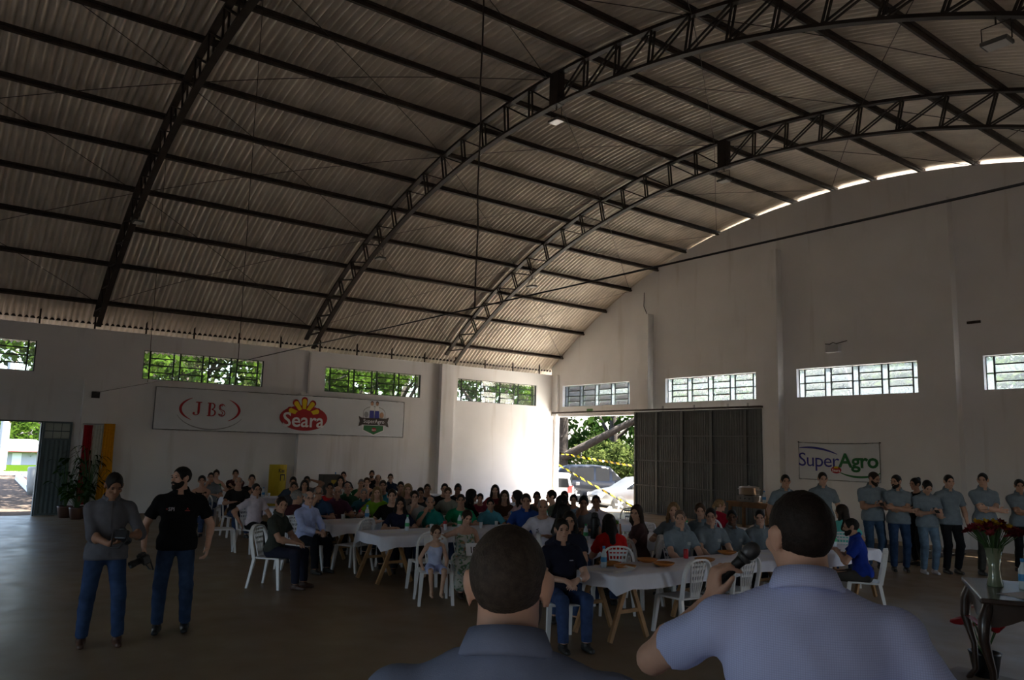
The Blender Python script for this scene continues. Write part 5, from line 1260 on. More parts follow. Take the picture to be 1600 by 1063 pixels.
# red oval with yellow rays
rays = []; outl = []
for k in range(5):
    a = math.radians(18+36*k); c, s = math.cos(a), math.sin(a)
    for wd, ra, rb, dst in ((.075, .20, .50, rays), (.105, .20, .535, outl)):
        n = 8; tip = [(-10.56+c*rb*.92-s*wd*math.cos(t)*1.0+c*wd*math.sin(t)*.9, 2.945+s*rb*.92+c*wd*math.cos(t)+s*wd*math.sin(t)*.9) for t in np.linspace(0, math.pi, n)]
        dst.append([(-10.56+c*ra+s*wd*.75, 2.945+s*ra-c*wd*.75)]+tip[::-1]+[(-10.56+c*ra-s*wd*.75, 2.945+s*ra+c*wd*.75)])
ink(bn, 'logo_oval', 'ink_red', PA, [ellipse(-10.545, 2.86, .79, .40)]+outl, .005); ink(bn, 'logo_ray', 'ink_yellow', PA, rays, .009)
ink(bn, 'logo_disc', 'ink_red', PA, [ellipse(-10.55, 2.93, .30, .20)], .012)
ink_text(bn, 'logo_text', 'ink_white', PA, 'Seara', -10.55, 2.80, .4, 1.36, .006, .015)
# shield emblem
ink(bn, 'emblem_shield', 'ink_white', PA, [[(-8.46, 2.74), (-7.62, 2.74), (-7.62, 2.55), (-8.03, 2.385), (-8.46, 2.55)]], .005); ink(bn, 'emblem_shield', 'ink_green', PA, [[(-8.42, 2.72), (-7.66, 2.72), (-7.66, 2.57), (-8.03, 2.42), (-8.42, 2.57)]], .008)
ink(bn, 'emblem_ribbon', 'ink_dark', PA, [[(-8.50, 2.74), (-7.57, 2.74), (-7.57, 2.97), (-8.50, 2.97)], [(-8.62, 2.68), (-8.50, 2.72), (-8.50, 2.97), (-8.62, 3.02), (-8.57, 2.85)], [(-7.45, 2.68), (-7.57, 2.72), (-7.57, 2.97), (-7.45, 3.02), (-7.50, 2.85)]], .010)
ink_text(bn, 'emblem_text', 'ink_white', PA, 'SuperAgro', -8.035, 2.845, .2, .80, .0005, .014); ink(bn, 'emblem_oval', 'ink_red', PA, [ellipse(-8.03, 2.585, .10, .065, 18)], .012); ink_text(bn, 'emblem_oval_text', 'ink_white', PA, 'Seara', -8.03, 2.58, .06, .15, .001, .015)
ink(bn, 'emblem_outline', 'ink_dark', PA, arc_band(-8.03, 3.16, .42, .20, 0, 180, .012, .014)+[[(-8.456, 2.97), (-8.444, 2.97), (-8.444, 3.16), (-8.456, 3.16)], [(-7.616, 2.97), (-7.604, 2.97), (-7.604, 3.16), (-7.616, 3.16)]], .005)
for x, h in ((-8.13, 3.46), (-7.93, 3.46)):
    ink(bn, 'emblem_figure', 'ink_skin', PA, [ellipse(x, h, .055, .07, 14)], .008); ink(bn, 'emblem_figure', 'ink_blue', PA, [[(x-.09, 2.97), (x+.09, 2.97), (x+.08, 3.22), (x-.08, 3.22)]], .008); ink(bn, 'emblem_figure', 'ink_white', PA, [[(x-.09, 3.22), (x+.09, 3.22), (x+.06, 3.38), (x-.06, 3.38)]], .008); ink(bn, 'emblem_figure', 'ink_dark', PA, arc_band(x, h+.01, .05, .06, 10, 170, .02, .03, 8), .011)
for x, c in ((-8.34, 'ink_grey'), (-7.74, 'ink_skin')): ink(bn, 'emblem_figure', c, PA, [ellipse(x, 3.08, .08, .10, 14)], .008)
# ---- the small banner on the gable wall
def PB(u, v, d):
    sag = -.05*math.sin(math.pi*(u-10.99)/2.4)*max(0, (v-1.43)/1.05)
    w = .008*math.sin(u*4+v*3)+.010*math.exp(-((v-2.2-.35*(u-12.6))/.06)**2)*(1 if u > 12.3 else 0)+.008*math.exp(-((v-2.35+.3*(u-11))/.06)**2)*(1 if u < 12 else 0)
    return (u, -.018-abs(w)-d, v+sag*.6)
b2 = banner('wall_banner', 'small white banner with blue and green lettering on the gable wall', PB, 10.99, 13.39, 1.44, 2.49, 40, 14)
ink_text(b2, 'banner_text', 'ink_blue', PB, 'Super', 11.62, 1.945, .4, 1.24, .0, .008, .92, .50); ink_text(b2, 'banner_text', 'ink_green', PB, 'Agro', 12.77, 1.955, .4, 1.14, .010, .008, .95, .52)
ink(b2, 'banner_arc', 'ink_blue', PB, arc_band(11.35, 1.55, 1.35, .80, 104, 52, .02, .06)); ink(b2, 'banner_arc', 'ink_green', PB, arc_band(12.80, 2.15, .95, .58, 235, 308, .02, .06))
ink(b2, 'banner_oval', 'ink_red', PB, [ellipse(12.14, 1.745, .155, .10, 24)], .012); ink(b2, 'banner_oval', 'ink_yellow', PB, [arcp_ for arcp_ in [[(12.07, 1.79), (12.21, 1.79), (12.19, 1.84), (12.09, 1.84)]]], .014); ink_text(b2, 'banner_oval_text', 'ink_white', PB, 'Seara', 12.14, 1.735, .1, .24, .002, .017)
for y, z in ((10.99, 2.49), (13.39, 2.49)): MB().tube([(y, 0, z), (y, -.03, z)], .018, 8).obj('banner_peg', M['rust_steel'], b2)
# black lettering on the yellow stand
st = [o for o in COL.objects if o.name == 'display_stand'][0]
def PS(u, v, d):
    a = math.asin(max(-1, min(1, u/.27))); return (.22*.7*math.cos(a)+.004+d, u, v)
V, F = text_mesh('Kiss', .16, .004); MB().add([PS(.06+x*.75, 1.17+y, .002) for x, y, _ in V], F).obj('stand_text', M['ink_dark'], st)
ink(st, 'stand_mark', 'ink_dark', lambda u, v, d: PS(u, v, .003), [[(.02, .92), (.05, .92), (.05, 1.12), (.02, 1.12)], [(.15, .92), (.18, .92), (.18, 1.12), (.15, 1.12)], [(.05, 1.08), (.15, 1.08), (.15, 1.12), (.05, 1.12)], [(-.1, .28), (.12, .28), (.12, .38), (-.1, .38)]])
# ---------------------------------------------------------------- the crowd
BLK, DBR, BRN, GRY, BLO = (.010, .008, .007), (.022, .013, .008), (.06, .032, .016), (.22, .21, .20), (.24, .15, .07)
POLO = (.19, .235, .275)
def pose(kind, **kw):
    p = dict(lap={}, table=dict(hl=(.15, -.36, .79), hr=(-.15, -.36, .79), lean=.10), chin=dict(hl=(.14, -.34, .79), hr=(-.045, -.215, 1.02), nr=(.1, 1, .2), dr=(.15, .35, 1), pole_r=(-.5, -.5, -1), lean=.12, curl=1.0),
             crossed=dict(hl=(-.07, -.27, .90), hr=(.07, -.25, .86), nl=(0, 1, 0), nr=(0, 1, 0)), front=dict(hl=(.05, -.34, .84), hr=(-.05, -.36, .84), lean=.3), armup=dict(hl=(.16, .02, 1.22), nl=(-1, 0, 0), dl=(-.9, .1, .3), pole_l=(1, 0, .5), hr=(-.15, -.34, .79)), clasp=dict(hl=(.075, -.31, .70), hr=(-.075, -.31, .70), dl=(-.65, -.35, -.35), dr=(.65, -.35, -.35), nl=(-.3, .3, -1), nr=(.3, .3, -1), curl=.25),
             side=dict(hl=(.13, -.38, .64), hr=(-.30, .02, .58)))[kind].copy()
    p.update(kw); return p
CP = (24.0, -20.2); PB_ = {}
rnd = random.Random(4)
def seat(x, y, ztop, fem, top, hair, skin, ps, label, short, face=None, turn=0., legs=None, hero=False, q=1., chair_ok=True, **kw):
    f = face or (CP[0]-x, CP[1]-y); a = math.atan2(f[1], f[0])+(0 if face else rnd.uniform(-.35, .35))
    look = math.atan2(CP[1]-y, CP[0]-x)
    yaw = ((look-a+math.pi) % (2*math.pi)-math.pi) if turn is None else turn
    yaw = max(-1.05, min(1.05, yaw))
    pk = ps if isinstance(ps, dict) else pose(ps)
    pk.setdefault('head', (yaw, rnd.uniform(-.02, .12), rnd.uniform(-.06, .06)))
    B = skeleton(True, fem=fem, **pk)
    sc = ztop/1.33; d = (math.cos(a), math.sin(a)); off = -(B.H[1])*sc
    loc = (x-d[0]*off, y-d[1]*off)
    legs = legs or rnd.choice((('trousers', (.02, .022, .03)), ('jeans', (.035, .06, .13)), ('jeans', (.03, .05, .11)), ('trousers', (.05, .045, .04))))
    zz = kw.pop('z', 0.)
    r = person(B, label, loc, d, sc, skin, top, legs, hair=hair, hero=hero, q=q, group='seated guests', z=zz, **kw)
    PB_[r.name] = B
    if chair_ok: chair(loc[0], loc[1], d, 'white plastic chair under '+short)
    return B, r
T = 'tee'; PO = 'polo'
S = [
 (5.81, -15.09, 1.30, 1, ('tank', BLK), ('tied', BLK), 'tan', 'crossed', 'woman in a black sleeveless top at the left end of the farthest table', 'the woman in the black sleeveless top'),
 (3.97, -14.37, 1.30, 0, (PO, (.16, .17, .18)), ('short', BLK), 'tan', 'chin', 'man in a grey shirt and glasses with a hand at his face, farthest table', 'the man in grey with glasses', dict(glasses=True)),
 (2.24, -13.72, 1.30, 1, ('tank', (.03, .22, .06)), ('bun', DBR), 'fair', 'table', 'woman in a green top with her hair up, farthest table', 'the woman in the green top'),
 (2.11, -13.17, 1.30, 0, (T, (.05, .018, .02)), ('thick', BLK), 'tan', 'crossed', 'man in a dark maroon t-shirt against the left wall', 'the man in dark maroon'),
 (6.44, -14.47, 1.30, 0, (T, (.02, .018, .018)), ('bald', GRY), 'tan', 'table', 'older balding man in black at the farthest table', 'the older man in black'),
 (5.39, -13.82, 1.31, 0, (T, BLK), ('short', BLK), 'tan', 'crossed', 'dark-haired man in black with folded arms, farthest table', 'the man in black with folded arms'),
 (6.43, -13.23, 1.30, 0, (T, (.04, .055, .075)), ('thick', BLK), 'tan', 'table', 'man in a slate blue t-shirt below the yellow stand', 'the man in slate blue'),
 (8.53, -14.02, 1.30, 0, (T, (.07, .07, .075)), ('short', DBR), 'tan', 'table', 'man in charcoal looking sideways in the fifth row', 'the man in charcoal'),
 (7.03, -13.19, 1.26, 1, (T, (.35, .36, .38)), ('long', BLK), 'tan', 'table', 'long-haired woman in pale grey in the fifth row', 'the woman in pale grey'),
 (6.09, -12.74, 1.30, 0, (T, (.12, .12, .13)), ('short', BLK), 'brown', 'armup', 'man with one arm raised behind his head', 'the man with a raised arm'),
 (10.98, -14.94, 1.28, 0, (T, (.06, .02, .025)), ('short', GRY), 'tan', 'table', 'grey-haired man in maroon seen from behind', 'the grey-haired man facing away', dict(face=(-.8, .5))),
 (10.16, -14.19, 1.29, 0, (PO, (.03, .06, .12)), ('bald', GRY), 'tan', 'chin', 'balding man in dark blue with glasses and a hand on his chin', 'the man in dark blue', dict(glasses=True)),
 (8.94, -13.42, 1.30, 0, (T, (.42, .015, .02)), ('short', BLK), 'brown', 'table', 'dark-haired man in a red t-shirt', 'the man in red'),
 (9.87, -13.68, 1.28, 0, ('shirt', (.10, .035, .07)), ('bald', GRY), 'tan', 'table', 'bald man in a maroon shirt behind the clear cup', 'the bald man in maroon'),
 (6.08, -11.88, 1.30, 1, (T, (.6, .6, .6)), ('long', BLK), 'fair', 'table', 'long-haired woman in white near the dark cabinet', 'the woman in white'),
 (3.07, -10.41, 1.30, 0, (T, (.04, .04, .045)), ('short', BLK), 'tan', 'table', 'man in dark grey right beside the dark cabinet', 'the man by the cabinet'),
 (8.59, -12.86, 1.28, 0, (PO, (.03, .10, .05)), ('bald', GRY), 'fair', 'table', 'bald man in a bottle green polo', 'the man in bottle green'),
 (6.02, -11.30, 1.23, 0, (T, (.03, .16, .07)), ('short', GRY), 'tan', 'table', 'grey-haired man in a green t-shirt further back', 'the grey-haired man in green'),
 (6.77, -11.51, 1.30, 1, (T, (.5, .28, .2)), ('tied', BRN), 'fair', 'table', 'brown-haired woman in a peach top further back', 'the woman in peach'),
 (2.02, -8.98, 1.30, 0, (T, BLK), ('thick', DBR), 'tan', 'table', 'bearded man in black by the left wall, head above the rest', 'the bearded man by the wall', dict(beard=DBR)),
 (5.38, -10.48, 1.32, 0, (T, (.02, .02, .025)), ('bald', DBR), 'tan', 'table', 'balding man in black further back', 'the balding man further back'),
 (9.15, -12.76, 1.19, 0, (PO, (.02, .07, .08)), ('short', GRY), 'tan', 'table', 'grey-haired man in dark teal left of the woman in magenta', 'the man in dark teal'),
 (9.71, -12.84, 1.16, 1, (T, (.60, .015, .13)), ('tied', BLK), 'tan', 'table', 'woman in a bright magenta top behind the water bottles', 'the woman in magenta'),
 (10.18, -12.99, 1.28, 1, (T, (.15, .30, .02)), ('long', BLO), 'fair', 'table', 'blonde woman in a lime green top', 'the woman in lime green'),
 (8.81, -12.15, 1.34, 0, (T, (.05, .34, .52)), ('short', DBR), 'tan', 'table', 'man in a cyan t-shirt', 'the man in cyan'),
 (3.93, -9.34, 1.28, 0, (PO, (.02, .03, .06)), ('short', DBR), 'fair', 'table', 'short-haired man in navy against the left wall', 'the man in navy by the wall'),
 (11.65, -13.45, 1.32, 0, (T, BLK), ('thick', DBR), 'fair', 'table', 'young man in black with thick hair beside the woman in navy', 'the young man in black'),
 (12.15, -13.56, 1.21, 1, (T, (.015, .018, .04)), ('long', BLK), 'tan', 'table', 'long-haired woman in a navy t-shirt behind the green-capped bottle', 'the woman in navy', dict(hero=True)),
 (8.63, -11.61, 1.30, 0, (T, (.15, .15, .15)), ('short', DBR), 'tan', 'table', 'short-haired man in mid grey further back', 'the man in mid grey'),
 (9.60, -11.99, 1.30, 1, (T, (.30, .25, .2)), ('long', BLO), 'fair', 'table', 'fair-haired woman in a beige top', 'the woman in beige'),
 (11.62, -12.97, 1.29, 1, (T, (.42, .42, .42)), ('tied', DBR), 'fair', 'chin', 'woman in glasses and a pale t-shirt with a hand on her chin', 'the woman in glasses', dict(glasses=True)),
 (10.19, -12.02, 1.25, 0, (T, (.03, .03, .03)), ('thick', BLK), 'brown', 'table', 'dark-haired man half hidden behind the woman in glasses', 'the half hidden man'),
 (8.93, -11.10, 1.26, 0, (T, (.04, .06, .1)), ('short', DBR), 'tan', 'table', 'short-haired man in dark blue in front of the full-height pilaster', 'the man in dark blue by the pilaster'),
 (12.13, -12.96, 1.22, 0, (PO, (.015, .20, .17)), ('bald', GRY), 'tan', 'chin', 'balding man in a teal polo with a hand on his chin', 'the man in teal', dict(hero=True)),
 (9.51, -11.01, 1.30, 0, (T, BLK), ('short', BLK), 'tan', 'table', 'man in black right of the full-height pilaster', 'the man in black right of the pilaster'),
 (10.15, -11.35, 1.255, 1, (T, (.22, .24, .2)), ('tied', BRN), 'fair', 'table', 'woman in sage grey with a necklace', 'the woman in sage grey'),
 (9.15, -10.44, 1.26, 0, (T, (.012, .012, .012)), ('curly', BLK), 'brown', 'table', 'curly-haired man in black looking down', 'the curly-haired man'),
 (12.14, -12.32, 1.25, 0, (T, (.015, .30, .14)), ('short', BLK), 'tan', 'table', 'man in a bright green t-shirt behind two bottles', 'the man in bright green', dict(hero=True)),
 (11.75, -11.82, 1.31, 1, (T, BLK), ('long', BLK), 'fair', 'table', 'woman in black with long dark hair, in profile', 'the woman in profile', dict(face=(.3, .95), turn=0.)),
 (10.08, -10.47, 1.11, 1, (T, (.20, .03, .06)), ('tied', BLK), 'tan', 'table', 'small child in a maroon top', 'the small child in maroon'),
 (9.88, -9.94, 1.28, 1, (T, (.16, .02, .03)), ('long', DBR), 'fair', 'table', 'woman in dark red with long hair before the bright wall', 'the woman in dark red'),
 (12.15, -11.66, 1.16, 0, (PO, (.09, .34, .44)), ('short', BLK), 'tan', 'table', 'man in a light blue polo behind the floral dress', 'the man in light blue', dict(hero=True)),
 (11.6, -10.95, 1.27, 1, (T, (.10, .05, .03)), ('long', BRN), 'fair', 'table', 'woman with long brown hair before the bright wall', 'the brown-haired woman'),
 (12.1, -11.03, 1.30, 1, (T, (.52, .36, .36)), ('long', DBR), 'fair', 'table', 'long-haired woman in pale pink turned away', 'the woman in pale pink', dict(face=(-.3, -.95), turn=-.4)),
 (13.68, -12.03, 1.355, 0, (PO, (.02, .06, .26)), ('short', DBR), 'tan', 'table', 'man in a royal blue polo left of the white t-shirt', 'the man in the royal blue polo'),
 (11.65, -10.18, 1.24, 0, (T, (.14, .15, .13)), ('thick', BLK), 'brown', 'table', 'man in grey-green before the door jamb', 'the man in grey-green'),
 (14.58, -12.43, 1.335, 0, (T, (.62, .60, .68)), ('bald', GRY), 'tan', 'table', 'older man in a white t-shirt with a printed word', 'the older man in white', dict(hero=True)),
 (12.2, -10.27, 1.30, 0, (T, (.10, .12, .09)), ('thick', BLK), 'fair', 'table', 'man in olive in profile at the gateway jamb', 'the man in olive', dict(face=(-.45, -.9), turn=0.)),
 (11.74, -9.53, 1.25, 1, (T, BLK), ('tied', BLK), 'brown', 'table', 'dark-haired woman at the left edge of the gateway', 'the woman at the gateway edge'),
 (14.2, -11.68, 1.35, 1, (T, (.03, .03, .04)), ('long', BLK), 'tan', 'table', 'woman with long black hair before the parked cars', 'the woman before the cars', dict(face=(.5, .85), turn=0.)),
 (12.16, -9.65, 1.21, 1, (T, (.22, .34, .46)), ('tied', BLK), 'tan', 'table', 'woman in pale blue before the silver car', 'the woman in pale blue'),
 (15.33, -12.61, 1.30, 1, (T, (.05, .05, .055)), ('long', BLK), 'fair', 'chin', 'woman with long black hair in profile, hand at her chin, behind the navy polo', 'the long-haired woman in profile', dict(face=(.65, .75), turn=0., hero=True)),
 (14.1, -11.15, 1.33, 0, (T, (.24, .28, .32)), ('thick', BLK), 'tan', 'chin', 'boy in pale grey-blue with a hand at his mouth', 'the boy in grey-blue'),
 (13.72, -10.48, 1.305, 0, (PO, (.58, .54, .62)), ('buzz', BLK), 'brown', 'side', 'man in a white polo before the silver car', 'the man in the white polo', dict(hero=True)),
 (16.35, -13.42, 1.30, 1, (PO, (.015, .016, .03)), ('long', BLK), 'tan', 'side', 'dark-haired person in black close behind the man in the navy polo', 'the person behind the navy polo'),
 (15.76, -11.59, 1.31, 1, (T, (.06, .03, .03)), ('long', DBR), 'tan', 'table', 'dark-haired woman behind the woman in red', 'the woman behind the woman in red', dict(face=(-.6, -.7))),
 (15.82, -10.84, 1.33, 1, (PO, POLO), ('long', BLO), 'fair', 'table', 'woman in a grey polo with light brown hair', 'the light-haired woman in grey'),
 (16.65, -11.63, 1.30, 0, (PO, POLO), ('buzz', (.12, .08, .06)), 'fair', 'lap', 'bald man in a grey polo at the nearest table, first of the row', 'the bald man in the grey polo', dict(hero=True, face=(1, -.35))),
 (15.85, -10.25, 1.31, 1, (PO, POLO), ('tied', BRN), 'fair', 'table', 'smiling woman in a grey polo with tied hair', 'the tied-hair woman in grey'),
 (16.62, -10.93, 1.31, 0, (PO, POLO), ('short', BLK), 'fair', 'lap', 'short-haired man in a grey polo, second of the row', 'the second grey polo man', dict(hero=True, face=(1, -.5))),
 (14.27, -7.77, 1.23, 1, (T, (.34, .01, .03)), ('tied', BLO), 'fair', 'table', 'child in red turned away near the sliding gate', 'the child in red', dict(face=(-.2, 1.))),
 (16.55, -10.35, 1.26, 0, (PO, POLO), ('short', BLK), 'dark', 'lap', 'dark-skinned man in a grey polo, third of the row', 'the third grey polo man', dict(hero=True, face=(1, -.4))),
 (16.62, -9.76, 1.25, 0, (PO, POLO), ('short', BLK), 'fair', 'lap', 'man in a grey polo beside the speaker\'s head, fourth of the row', 'the fourth grey polo man', dict(hero=True, face=(1, -.6))),
 (16.74, -7.66, 1.30, 1, (T, (.12, .52, .46)), ('long', DBR), 'tan', 'table', 'girl in a turquoise top behind the speaker', 'the girl in turquoise', dict(face=(-.5, .8))),
]
for r in S:
    kw = dict(r[10]) if len(r) > 10 else {}
    kw.setdefault('turn', None)
    seat(r[0], r[1], r[2], bool(r[3]), r[4], r[5], r[6], r[7], 'seated '+r[8], r[9], **kw)
# ---- seated people in the open
seat(9.03, -14.96, 1.29, False, ('shirt', (.60, .55, .63)), ('short', BLK), 'tan', pose('side'), 'seated man in a white short-sleeved shirt and black trousers', 'the man in the white shirt', face=(.9, .35), turn=-.3, legs=('trousers', (.012, .012, .014)), hero=True, glasses=True)
seat(12.73, -15.85, 1.30, False, (PO, (.045, .05, .042)), ('short', DBR), 'tan', pose('lap', hl=(.09, -.36, .66), hr=(-.05, -.38, .66), lean=.1), 'seated man in a dark camouflage polo at the left front', 'the man in the camouflage polo', face=(.72, .62), turn=-.75, legs=('trousers', (.018, .02, .035)), shoes=(.05, .022, .014), hero=True)
seat(11.55, -14.94, 1.30, False, ('long', (.40, .46, .72)), ('bald', GRY), 'fair', pose('lap', hl=(.06, -.38, .67), hr=(-.06, -.38, .67), lean=.06, belly=.03), 'seated older man in a light blue long-sleeved shirt', 'the man in light blue sleeves', face=(.92, .3), turn=-.45, legs=('trousers', (.014, .015, .02)), hero=True, glasses=True)
B61, r61 = seat(17.32, -14.37, 1.325, False, (PO, (.012, .013, .026)), ('short', BLK), 'fair', pose('clasp', belly=.035), 'seated man in a navy polo with his fingertips together', 'the man in the navy polo', face=(.97, -.35), turn=-.1, legs=('jeans', (.035, .06, .14)), hero=True, watch='L')
def floral():
    m = pmat('floral', (.55, .56, .50), .9); n, l = m.node_tree.nodes, m.node_tree.links; tc = n.new('ShaderNodeTexCoord'); v = n.new('ShaderNodeTexVoronoi'); v.inputs['Scale'].default_value = 34
    ns = n.new('ShaderNodeTexNoise'); ns.inputs['Scale'].default_value = 6; mx = n.new('ShaderNodeMix'); mx.data_type = 'RGBA'; mx.inputs[0].default_value = .12
    r = n.new('ShaderNodeValToRGB'); r.color_ramp.interpolation = 'CONSTANT'; e = r.color_ramp.elements; e[0].color = (.14, .26, .14, 1); e[1].position = .22; e[1].color = (.58, .60, .56, 1)
    for p, c in ((.52, (.22, .38, .42, 1)), (.62, (.6, .6, .57, 1)), (.86, (.5, .3, .18, 1)), (.90, (.55, .58, .52, 1))): q = e.new(p); q.color = c
    l.new(tc.outputs['Object'], mx.inputs[6]); l.new(tc.outputs['Object'], ns.inputs['Vector']); l.new(ns.outputs['Color'], mx.inputs[7]); l.new(mx.outputs[2], v.inputs['Vector'])
    sp = n.new('ShaderNodeSeparateColor'); l.new(v.outputs['Color'], sp.inputs[0]); l.new(sp.outputs[0], r.inputs[0]); l.new(r.outputs[0], n['Principled BSDF'].inputs['Base Color']); return m
seat(14.46, -13.75, 1.19, True, ('dress', (.4, .45, .4)), ('tied', DBR), 'fair', pose('lap', hl=(.05, -.28, .74), hr=(-.42, -.22, .92), lean=.08, head=(.1, .3, .1)), 'seated woman in a floral strap dress holding a paper', 'the woman in the floral dress', face=(.9, -.35), hero=True, topmat=floral(), shoes=(.04, .02, .015))
pn = empty('number_paper', (14.46+.32, -13.75-.05, .66), math.atan2(-.35, .9)+math.pi/2, label='white paper with the number 10 in the woman\'s hand', cat='paper')
MB().box(-.13, .13, -.002, .002, -.09, .09).xf(Matrix.Rotation(-.45, 4, 'X')).obj('paper', M['paper'], pn); V, F = text_mesh('10', .12, .004); MB().add([tuple(Matrix.Rotation(-.45, 3, 'X')@Vector((x*.8-.03, -.005, y-.05))) for x, y, _ in V], F).obj('number', M['ink_dark'], pn)
def gingham():
    m = pmat('gingham', (.42, .48, .72), .9); n, l = m.node_tree.nodes, m.node_tree.links; tc = n.new('ShaderNodeTexCoord'); c = n.new('ShaderNodeTexChecker'); c.inputs['Scale'].default_value = 55
    c.inputs[1].default_value = (.34, .42, .70, 1); c.inputs[2].default_value = (.62, .66, .82, 1); l.new(tc.outputs['Object'], c.inputs[0]); l.new(c.outputs[0], n['Principled BSDF'].inputs['Base Color']); return m
Bg = skeleton(True, fem=True, hl=(.20, -.24, .50), hr=(-.24, -.10, .50), fl=(.10, -.40, .10), fr=(-.10, -.40, .10), head=(.1, .05, 0), hs=1.28)
fg = np.array((.92, -.38)); fg /= np.linalg.norm(fg)
person(Bg, 'little girl in a pale blue checked dress sitting on a white chair', (14.79-fg[0]*.02, -14.46-fg[1]*.02), fg, .66, 'child', ('tank', (.4, .46, .7)), ('skirt', (.40, .46, .72)), None, ('tied', BRN), hero=True, topmat=gingham(), z=.105, group='seated guests')
chair(14.79, -14.46, fg, 'white plastic chair under the little girl')
seat(16.25, -12.62, 1.27, True, (T, (.52, .012, .012)), ('long', BLK), 'fair', pose('front', head=(0, .35, 0)), 'seated woman in a red t-shirt with long black hair, bent over the flask table', 'the woman in red', face=(-.86, .5), hero=True, legs=('jeans', (.05, .09, .2)))
seat(18.12, -9.83, 1.27, False, (PO, (.012, .035, .26)), ('short', BLK), 'tan', pose('front', lean=.2, head=(.1, .12, 0)), 'seated bearded man in a royal blue polo, in profile beside the speaker', 'the bearded man in royal blue', face=(-.85, -.5), hero=True, beard=BLK)
seat(22.35, -13.25, 1.32, False, ('long', (.62, .62, .66)), ('short', DBR), 'fair', pose('table', hl=(.12, -.46, .80), hr=(-.16, -.44, .80)), 'person in a white long-sleeved shirt at the carved table, cut off by the right edge', 'the person at the carved table', face=(-.87, -.49), turn=0., z=.28, chair_ok=False)
chair(22.38, -13.23, (-.87, -.49), 'white plastic chair on the platform at the carved table', .28)
# chest prints
def chest_mark(B, root, x, z, w, h, mat, name, y=None):
    c = B.P+B.R@np.array((x, (-.128-B.fat*.9) if y is None else y, z)); Mx = Matrix.Translation(Vector(c))@Matrix([list(r) for r in B.R]).to_4x4()
    MB().box(-w/2, w/2, -.006, .010, -h/2, h/2).xf(Mx).obj(name, mat, root)
def front_y(root, x, z):
    c = [o for o in root.children if o.name.split('.')[0] in ('polo_shirt', 't_shirt', 'shirt')][0].data; V = np.empty(len(c.vertices)*3, np.float32); c.vertices.foreach_get('co', V); V = V.reshape(-1, 3)
    m = (np.abs(V[:,0]-x) < .03) & (np.abs(V[:,2]-z) < .03); return float(V[m][:,1].min()) if m.any() else -.13
def chest_text(B, root, s, x, z, w, mat, turn=0.):
    V, F = text_mesh(s, .1, .002); V = V-(V.max(0)+V.min(0))/2; k = w/(V[:,0].max()*2); c = B.P+B.R@np.array((x, 0, z)); out = []
    for p in V:
        u, v = p[0]*k, p[1]*k; u, v = u*math.cos(turn)-v*math.sin(turn), u*math.sin(turn)+v*math.cos(turn)
        out.append((c[0]+u, 0, c[2]+v))
    y = min(front_y(root, c[0]+d, c[2]) for d in (-w/2, 0, w/2))-.004
    MB().add([(p[0], y, p[2]) for p in out], F).obj('chest_print', mat, root)
for dx in (-.018, -.006, .006, .018): chest_mark(B61, r61, .075+dx, .345, .009, .010, plain((.4, .4, .5)), 'chest_print', front_y(r61, .075, B61.P[2]+.345)+.003)
for o in [o for o in COL.objects if o.get('category') == 'person']:
    if 'printed word' in o['label']: B53 = PB_[o.name]; chest_text(B53, o, 'VERA', -.05, .27, .15, plain((.03, .03, .04)), math.pi/2)
    if 'grey polo' in o['label'] and o.name in PB_: B5 = PB_[o.name]; chest_mark(B5, o, .085, .33, .05, .04, plain((.34, .38, .42)), 'chest_print', front_y(o, .085, B5.P[2]+.33)+.006)
# ---- standing row along the gable wall
def stand(x, y, h, pk, label, face, hair, skin='tan', top=(PO, POLO), legs=('jeans', (.045, .085, .15)), **kw):
    f = np.array(face, float); f /= np.linalg.norm(f); B = skeleton(False, **pk); sc = h/1.728
    grp = kw.pop('group', 'men standing along the gable wall')
    r = person(B, label, (x, y), f, sc, skin, top, legs, hair=hair, hero=kw.pop('hero', True), group=grp, **kw); return B, r
PH = dict(hl=(.06, -.30, 1.13), hr=(-.06, -.30, 1.13), dl=(-.45, -.8, .25), dr=(.45, -.8, .25), nl=(-.5, .3, 1), nr=(.5, .3, 1), curl=.7)
CR = dict(hl=(-.10, -.24, 1.14), hr=(.12, -.22, 1.10), nl=(0, 1, 0), nr=(0, 1, 0), curl=.3, pole_l=(1, .2, -.6), pole_r=(-1, .2, -.6))
stand(15.51, -7.45, 1.75, dict(head=(0, .1, 0)), 'standing man in a grey polo just left of the speaker\'s head', (.7, -.7), ('short', BLK))
stand(15.55, -6.3, 1.80, dict(head=(0, .12, 0)), 'standing man in a grey polo under the small banner', (.7, -.7), ('short', DBR), 'fair')
Ba, ra = stand(16.1, -5.5, 1.84, dict(PH, head=(.55, .3, 0), belly=.03, width=1.06), 'standing bald bearded man in a grey polo looking at his phone', (.75, -.66), ('buzz', DBR), 'tan', beard=DBR)
stand(16.5, -5.33, 1.79, dict(CR, head=(-.75, .12, 0), belly=.03), 'standing bearded man in a grey polo with folded arms, talking', (.6, -.8), ('short', BLK), 'tan', legs=('jeans', (.03, .06, .13)), beard=BLK)
Bb, rb = stand(16.92, -5.1, 1.72, dict(PH, head=(0, .5, 0)), 'standing young man in a grey polo and white trainers with a phone', (.75, -.66), ('thick', BLK), 'fair', legs=('jeans', (.13, .20, .28)), shoes=(.6, .6, .62))
stand(17.12, -4.64, 1.82, dict(hr=(-.235, -.03, 1.0), pole_r=(-1, .5, 0), nr=(1, 0, 0), dr=(.6, -.5, -.4), head=(-.1, .1, 0), belly=.02), 'standing man in a grey polo and black trousers, hand on hip', (.8, -.6), ('short', BLK), 'fair', legs=('trousers', (.012, .012, .014)))
